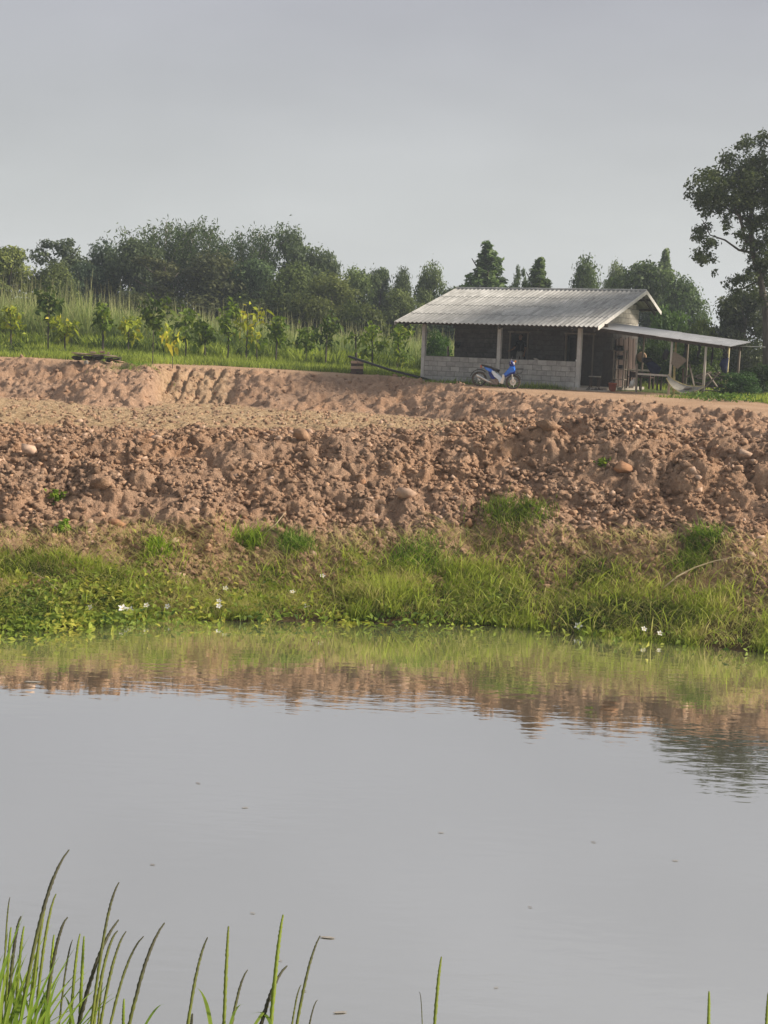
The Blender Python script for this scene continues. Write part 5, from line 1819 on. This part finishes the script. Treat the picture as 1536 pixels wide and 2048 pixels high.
q = at(714, 745, 58.5)
q.z = hz(q.x, q.y)
bs = empty('brick_stack', q, -.1)
tag(bs, 'small square stack of red brown bricks with pale tops beside the track', 'brick stack')
for l_ in range(5):
    for i in range(2):
        for j in range(2):
            Geo().box((-.13 + .26 * i, -.12 + .24 * j, .05 + .115 * l_), (.25, .23, .10), jit=.01).build('brick', MAT['timber_red'] if l_ not in (2, 4) else MAT['clod_pale'], bs, rot=(0, 0, .05 * (l_ % 2)))
a_, b_ = at(698, 713, 58.4), at(862, 758, 55.0)
b_.z = hz(b_.x, b_.y) + .04
o = Geo().tube([a_, a_.lerp(b_, .5) + Vector((0, 0, -.06)), b_], [.05, .05, .045], 8).build('black_pipe', MAT['black'], None, smooth=True)
tag(o, 'long black pipe sloping from the brick stack down to the house corner', 'pipe')


def weed(px, py, label, n, spread, hgt, tint, kind='grass', Y=None):
    p = ground_at(px, py)
    if Y: p = at(px, py, Y); p.z = hz(p.x, Y)
    o = empty('weed_clump', p)
    tag(o, label, 'weed', 'weeds on the bank and by the house')
    X = rng.normal(0, spread, n)
    Y_ = rng.normal(0, spread * .7, n)
    Z = height(X + p.x, Y_ + p.y) - p.z
    if kind == 'grass':
        V, F, A = blades(np.stack([X, Y_, Z], -1), hgt * rng.uniform(.5, 1.1, n), rng.uniform(0, 6.28, n), rng.uniform(.3, 1.2, n), 0.012 + .012 * rng.random(n), .35 + rng.normal(0, .18, n), 3, .9)
        c = link('leaves', npmesh('leaves', V, F, MAT['grass'], dict(v=np.clip(A, 0, 1))), o)
    else:
        V, F, A = leaf_cloud(np.stack([X, Y_, Z + rng.uniform(.02, hgt, n)], -1), rng.normal(size=(n, 3)) * .6 + [0, -.4, .9], rng.uniform(.07, .16, n), .5, .35 + rng.normal(0, .2, n))
        c = link('leaves', npmesh('leaves', V, F, MAT['leafyoung'], dict(v=np.clip(A, 0, 1))), o)
    c.color = (*tint, 1)
    tag(c, kind='stuff')


weed(1030, 1030, 'dark creeping weeds spilling down the middle of the earth slope', 900, .33, .30, (.55, .62, .6))
weed(1000, 1075, 'grey green straggling weeds just below the dark creeping ones', 350, .26, .22, (.75, .75, .7))
weed(1405, 1095, 'green weed tuft on the right of the earth slope', 420, .17, .34, (.6, .75, .6))
weed(1375, 1135, 'smaller weed tuft below and left of the right hand one', 350, .18, .25, (.65, .75, .6))
weed(115, 1005, 'small green seedling on the left slope below the dark lump', 60, .07, .18, (1, 1.1, .8), 'leaf')
weed(125, 1065, 'bright little plant low on the left slope', 60, .07, .16, (1.1, 1.3, .8), 'leaf')
weed(1203, 940, 'tiny green plant on the crest beside the blocky clod', 40, .06, .14, (1.1, 1.1, .9), 'leaf')
weed(590, 1100, 'dark green tall tuft at the top of the bank grass left of centre', 500, .16, .34, (.6, .8, .7))
weed(840, 1130, 'dark green tall tuft at the top of the bank grass in the middle', 700, .3, .33, (.65, .85, .7))
weed(500, 1095, 'bright tuft of grass at the top of the bank left of the dark tuft', 350, .14, .35, (.95, 1.1, .8))
weed(315, 1105, 'bright tuft of grass beside the pale stone on the left', 300, .14, .3, (1.1, 1.25, .8))
weed(1090, 780, 'dark weeds growing at the foot of the low porch wall', 650, .55, .22, (.5, .6, .5), 'grass', 52.6)
weed(900, 770, 'low green weeds at the left foot of the porch wall', 420, .6, .16, (.7, .85, .6), 'grass', 54.0)
weed(1440, 806, 'leafy weeds beside the hammock at the edge of the track', 500, .7, .28, (.55, .75, .6), 'leaf', 46.5)
weed(1360, 795, 'low green weeds under the hammock', 350, .5, .16, (.6, .75, .5), 'grass', 48.2)
weed(270, 735, 'dark grass on the shoulder right of the slab pile', 500, .55, .22, (.6, .8, .55), 'grass', 55.0)
weed(30, 690, 'dark stemmed weeds by the left edge under the saplings', 160, .25, .45, (.45, .5, .45), 'leaf', 62.0)

# dry stalks lying over the grass
def drystalk(pts, r, label):
    q = [ground_at(x, y) for x, y in pts]
    q = [v_ + Vector((0, -.1, .12 + .05 * math.sin(i))) for i, v_ in enumerate(q)]
    o = Geo().tube(q, [r * (1 - .6 * i / (len(q) - 1)) for i in range(len(q))], 6).build('dry_stalk', MAT['dry'], None, smooth=True)
    tag(o, label, 'stalk')


drystalk([(1322, 1190), (1350, 1175), (1385, 1155), (1425, 1140), (1465, 1132), (1490, 1130)], .018, 'long pale dry stalk arching over the grass on the right bank')
drystalk([(66, 1160), (90, 1175), (118, 1198)], .012, 'thin dry twig crossing the grass at the left')
drystalk([(530, 1083), (552, 1068), (572, 1050)], .012, 'thin dark twig lying on the slope left of centre')


# ------------------------------------------------------------------ white flowers and floating leaves
PET = Geo()
for k in range(5):
    a = 2 * PI * k / 5
    u_, v_ = Vector((math.cos(a), math.sin(a), .25)), Vector((-math.sin(a), math.cos(a), 0))
    PET.add([(0, 0, 0), u_ * .03 + v_ * .018, u_ * .055, u_ * .03 - v_ * .018], [(0, 1, 2, 3)])
PETM = PET.mesh('petals', MAT['petal'])
HEART = npmesh('heart', I1[0] * .01, I1[1], MAT['yellowc'])
FL = [(177, 1192, 'white flower on the creepers at the left, highest of its group'), (180, 1215, 'white flower just below the highest one on the left creepers'), (245, 1217, 'larger white flower of the close pair left of centre', 1.5), (260, 1220, 'second white flower touching the larger one of the close pair', 1.3),
      (293, 1211, 'white flower just right of the close pair'), (335, 1213, 'pale flower on a stem right of the left group'), (438, 1202, 'white flower on a tall stem over the waterline'), (438, 1212, 'pale lower flower on the same tall stem'), (451, 1177, 'small white flower set back in the grass above the tall stemmed one'),
      (585, 1184, 'small white flower in the grass left of the floating leaves'), (614, 1212, 'bright white flower standing over the water near the middle'), (760, 1170, 'pinkish white flower in the dark grass right of centre'), (1157, 1252, 'brightest white flower at the water on the right', 1.4), (1288, 1258, 'white flower in the grass near the right shore'), (1320, 1267, 'small white flower right of the one near the right shore'), (645, 1152, 'tiny pale flower high in the grass in the middle')]
for f_ in FL:
    x, y, lab = f_[:3]
    s_ = f_[3] if len(f_) > 3 else 1.0
    Ysh = float(np.interp(ku(x), *KS))
    d = ray(x, y)
    t0 = -4.5 / d.z if d.z < 0 else 30
    Yf_ = min(d.y * t0, Ysh + 1.0) if False else None
    g_ = ground_at(x, y + 4)
    Yp = max(g_.y - .18, Ysh - .1)
    p = at(x, y, Yp)
    zb = max(hz(p.x, Yp), -.05)
    o = empty('white_flower', (p.x, Yp, zb))
    tag(o, lab, 'flower', 'white flowers along the waterline')
    hh = max(.06, p.z - zb)
    link('petals', PETM, o, (0, 0, hh), (.75 + random.uniform(-.3, .3), 0, random.uniform(-.5, .5)), (s_, s_, s_))
    link('heart', HEART, o, (0, -.005, hh + .004))
    Geo().tube([(0, .01, -.05), (.01, .0, hh * .6), (0, 0, hh)], [.006, .005, .004], 5).build('stem', MAT['stalk'], o)

FLOAT = Geo()
pts = [(.07 * math.cos(a) * (1 + .12 * math.sin(3 * a)), .05 * math.sin(a), .004 * math.sin(2 * a)) for a in np.linspace(0, 2 * PI, 12, endpoint=False)]
FLOAT.add(pts + [(x, y, z - .005) for x, y, z in pts], [tuple(range(12)), tuple(range(12, 24))[::-1]] + [(k, 12 + k, 12 + (k + 1) % 12, (k + 1) % 12) for k in range(12)], [.85] * 24)
FLM = FLOAT.mesh('floating_leaf', MAT['leafyoung'], False, True)
for i, (x, y, s_, lab) in enumerate(((688, 1230, 1.4, 'leftmost bright yellow floating leaf'), (700, 1234, 1.3, 'yellow floating leaf nearest the open water'), (710, 1231, 1.1, 'yellow floating leaf in the middle of the left cluster'), (728, 1227, 1.2, 'yellow floating leaf at the right of the left cluster'), (740, 1229, 1.0, 'small yellow floating leaf beside the gap'), (768, 1225, 1.2, 'green yellow floating leaf right of the gap'), (795, 1228, 1.3, 'broad floating leaf at the right of the row'), (825, 1231, 1.0, 'pale floating leaf farthest right of the row'))):
    d = ray(x, y)
    t_ = -4.492 / d.z
    q = CAM + d * t_
    o = link('floating_leaf', FLM, None, (q.x, q.y, .010 + .004 * (i % 2)), (0, 0, random.uniform(0, 6)), (s_, s_, 1))
    if q.y > np.interp(ku(x), *KS) - .1: o.location.y = float(np.interp(ku(x), *KS)) - .1 - .08 * (i % 3); o.location.x = q.x * o.location.y / q.y
    o.color = (1.1, 1.1, .7, 1)
    tag(o, lab, 'floating leaf', 'yellow leaves floating off the far bank')
SPK = Geo()
sp = [(.5, 0), (.2, .13), (-.3, .11), (-.5, 0), (-.25, -.1), (.25, -.12)]
SPK.add([(x, y, .01 - .02 * abs(x)) for x, y in sp] + [(x, y, -.03) for x, y in sp], [tuple(range(6)), tuple(range(6, 12))[::-1]] + [(k, 6 + k, 6 + (k + 1) % 6, (k + 1) % 6) for k in range(6)])
SPW, SPD = SPK.mesh('leaf_scrap', MAT['cloth_grey']), SPK.mesh('leaf_scrap', MAT['basket'])
for i, (x, y, ln, lab) in enumerate(((655, 1876, .12, 'pale curled leaf floating beside the tip of a seed stalk'), (680, 2026, .10, 'grey curled leaf floating near the bottom edge in the middle'), (505, 1827, .05, 'small pale scrap floating above the green seed stalks'), (560, 1922, .04, 'tiny pale scrap floating between two seed stalks'), (882, 1666, .06, 'small scrap floating in the middle of the open water'), (1187, 1685, .05, 'dark fleck floating on the right half of the pond'), (490, 1616, .07, 'thin scrap floating upper left of the open water'), (1350, 1722, .06, 'faint scrap floating far right on the pond'), (992, 1976, .04, 'tiny pale scrap floating low right of the lone stalk'), (305, 1730, .05, 'dark fleck floating above the tall left stalks'), (1060, 1815, .04, 'dark speck floating below the middle of the pond'), (396, 1567, .06, 'small dark fleck floating on the left half of the pond'), (65, 1364, .22, 'pale patch of scum floating at the far left under the bank reflection'), (608, 1983, .04, 'dark speck floating near the rightmost green stalk'))):
    d = ray(x, y)
    q = CAM + d * (-4.5 / d.z)
    o = link('leaf_scrap', SPD if 'dark' in lab else SPW, None, (q.x, q.y, .006), (0, 0, random.uniform(-.4, .4)), (ln, ln, ln * .5))
    tag(o, lab, 'floating scrap', 'scraps floating on the open pond')


# ------------------------------------------------------------------ foreground seed stalks
def curve(root, a, tip, n):
    root, a, tip = Vector(root), Vector(a), Vector(tip)
    return [root * (1 - t) ** 2 + a * 2 * t * (1 - t) + tip * t * t for t in [i / (n - 1) for i in range(n)]]


def stalk_mesh(o0, tip, low, Yt, Yl, r, dark=.5, root_y=1.5):
    T, Lw = at(*tip, Yt), at(*low, Yl)
    d = Lw - T
    root = Lw + d * .55
    root = Vector((root.x * .8 + o0.x * .2, min(root.y, Yl) - .10, 2.0))
    bend = Lw + Vector((0, 0, .02)) + d * .06
    pts = curve(root, bend * 2 - (root + T) / 2 if False else bend, T, 26)
    ln = sum((pts[i + 1] - pts[i]).length for i in range(25))
    m = 130
    fine, rad, av = [], [], []
    for i in range(m):
        t = i / (m - 1)
        f = t * 25
        k = min(24, int(f))
        p = pts[k].lerp(pts[k + 1], f - k)
        fine.append(p)
        spike = t > .42
        rr = r * (.62 if not spike else 1.0) * (1 - .55 * max(0, (t - .8) / .2) ** 2)
        if spike: rr *= 1 + (.16 if i % 2 == 0 else -.10)
        rad.append(rr)
        av.append(min(1, max(0, .15 + (t - .45) * 1.6 * dark * 2 + random.uniform(-.08, .08))))
    g = Geo()
    g.tube([p - o0 for p in fine], rad, 6, True, av, wob=.14)
    return g


def tussock(label, loc, stalks, bl):
    z_ = float(2.9 - (loc[1] - .6) * .435)
    o = empty('grass_tussock', (loc[0], loc[1], z_))
    tag(o, label, 'grass', 'seeding grass in front of the camera')
    o0 = Vector(o.location)
    for s in stalks:
        tip, low, r = s[0], s[1], s[2]
        dk = s[3] if len(s) > 3 else .5
        Yt = s[4] if len(s) > 4 else 2.45
        stalk_mesh(o0, tip, low, Yt, Yt - .28, r, dk).build('seed_stalk', MAT['stalk'], o, smooth=True, attr=True)
    for (x0, y0, x1, y1, wd, Yb) in bl:
        T, Lw = at(x1, y1, Yb + .15), at(x0, y0, Yb)
        root = Lw + (Lw - T) * .7
        pts = curve(root, Lw.lerp(T, .45) + Vector((random.uniform(-.02, .02), 0, .03)), T, 9)
        g = Geo()
        vs, av = [], []
        vv = random.uniform(.15, .9)
        for i, p in enumerate(pts):
            t = i / 8
            w_ = wd * (.55 + .45 * math.sin(PI * min(1, t * 1.2))) * (1 - t ** 3)
            sd_ = Vector((1, .35, 0)).normalized() * w_ * .5
            q = p - o0
            vs += [q - sd_ + Vector((0, 0, 0)), q + Vector((0, .22 * w_, 0)), q + sd_]
            av += [vv, vv * .7, vv]
        fs = []
        for i in range(8):
            a = 3 * i
            fs += [(a, a + 3, a + 4, a + 1), (a + 1, a + 4, a + 5, a + 2)]
        g.add(vs, fs, av)
        g.build('blade', MAT['blade'], o, smooth=True, attr=True)
    return o


R1 = .0029
tussock('dense tussock of seeding grass in the lower left corner', (-.55, 1.5), [
    ((138, 1700), (0, 1872), R1 * 1.1, .75), ((108, 1750), (40, 1890), R1 * .85, .4), ((112, 1788), (50, 1925), R1 * .9, .35), ((135, 1835), (62, 1915), R1, .7),
    ((238, 1765), (165, 1885), R1 * .9, .6), ((237, 1840), (90, 2030), R1 * 1.25, .9), ((235, 1862), (160, 1935), R1 * .95, .5), ((252, 1863), (165, 1985), R1 * .9, .5),
    ((287, 1873), (168, 1990), R1 * .85, .55), ((329, 1846), (205, 2015), R1 * 1.1, .7), ((168, 1873), (158, 2040), R1 * 1.05, .0), ((42, 1833), (0, 1905), R1, .7),
    ((108, 1870), (92, 2000), R1, .05), ((22, 1855), (4, 2000), R1 * .95, .1), ((48, 1853), (18, 2010), R1 * 1.0, .1), ((160, 1868), (130, 2000), R1 * .9, .2), ((20, 1795), (0, 1850), R1 * .5, .5), ((145, 1880), (100, 1990), R1 * .6, .6), ((205, 1965), (190, 2030), R1 * .7, .5), ((75, 1900), (40, 2040), R1 * .8, .2)],
    [(x0, 2048, x0 + dx * .8 + 12, y1, wd * .46, 2.15 + .15 * random.random()) for x0, dx, y1, wd in [(-20, 30, 1850, .014), (5, 40, 1880, .012), (20, 30, 1905, .016), (30, 55, 1890, .013), (45, 15, 1930, .012), (60, 60, 1910, .014), (75, 30, 1960, .012), (85, 80, 1940, .013), (100, 15, 1950, .012), (115, 60, 1960, .010), (130, 70, 1975, .010), (0, -25, 1930, .014), (40, -30, 1960, .012), (150, 40, 1985, .009), (10, 90, 1985, .009), (-10, 60, 1820, .010), (55, 100, 1995, .009), (25, 5, 1985, .018), (95, -30, 1975, .012), (175, 70, 1990, .008), (70, -60, 1900, .010), (120, 110, 2000, .008), (-15, 15, 1905, .016), (140, -35, 1990, .012), (15, 70, 1925, .011), (35, 75, 1845, .011), (0, 60, 1870, .010), (65, 95, 1890, .011), (90, 55, 1915, .012), (50, 20, 1890, .013), (110, 85, 1935, .009), (-25, 75, 1835, .013), (160, 60, 1960, .009), (185, 45, 1985, .008), (30, 95, 1940, .010), (80, 10, 1930, .012), (10, 10, 1900, .014)]])
tussock('loose group of seed stalks left of the bottom centre', (-.2, 1.5), [
    ((415, 1875), (335, 2046), R1 * .95, .5), ((457, 1853), (444, 2046), R1 * 1.1, .3), ((495, 1940), (422, 2044), R1 * .85, .6), ((574, 1932), (455, 2046), R1 * 1.2, .95), ((566, 1830), (527, 2046), R1 * 1.25, .15),
    ((554, 1918), (532, 2046), R1 * .9, .1), ((640, 1872), (552, 2046), R1 * .9, .55), ((635, 2000), (588, 2046), R1 * .55, .7), ((602, 1970), (560, 2040), R1 * .6, .5), ((248, 1998), (243, 2046), R1 * .95, .0), ((385, 2028), (376, 2048), R1 * 1.0, .9)],
    [(412, 2048, 392, 1975, .008, 2.3), (515, 2048, 540, 2015, .008, 2.3), (470, 2048, 490, 2010, .006, 2.3), (525, 2048, 500, 2030, .007, 2.3), (300, 2048, 330, 2010, .006, 2.3)])
tussock('single upright green seed stalk right of the bottom centre', (.1, 1.6), [((883, 1914), (858, 2046), R1 * 1.05, .25), ((838, 1984), (861, 1994), R1 * .3, .6)], [])
tussock('short pale tipped seed stalk near the bottom right', (.55, 1.6), [((1418, 1983), (1421, 2046), R1 * 1.05, .1)], [])
tussock('seed stalk cut off by the right edge of the view', (.62, 1.6), [((1537, 1985), (1531, 2046), R1 * 1.0, .25)], [])
# ------------------------------------------------------------------ evening haze
hzm = bpy.data.materials.new('haze')
hzm.use_nodes = True
hn, hl = hzm.node_tree.nodes, hzm.node_tree.links
hn.clear()
pv = hn.new('ShaderNodeVolumePrincipled')
pv.inputs['Color'].default_value = (0.74, 0.84, 0.95, 1)
pv.inputs['Density'].default_value = HAZE
pv.inputs['Anisotropy'].default_value = 0.3
ho = hn.new('ShaderNodeOutputMaterial')
hl.new(pv.outputs[0], ho.inputs['Volume'])
hb = Geo().box((0, 1250, 9.5), (16000, 2960, 23.0)).build('haze', hzm)
tag(hb, kind='stuff')
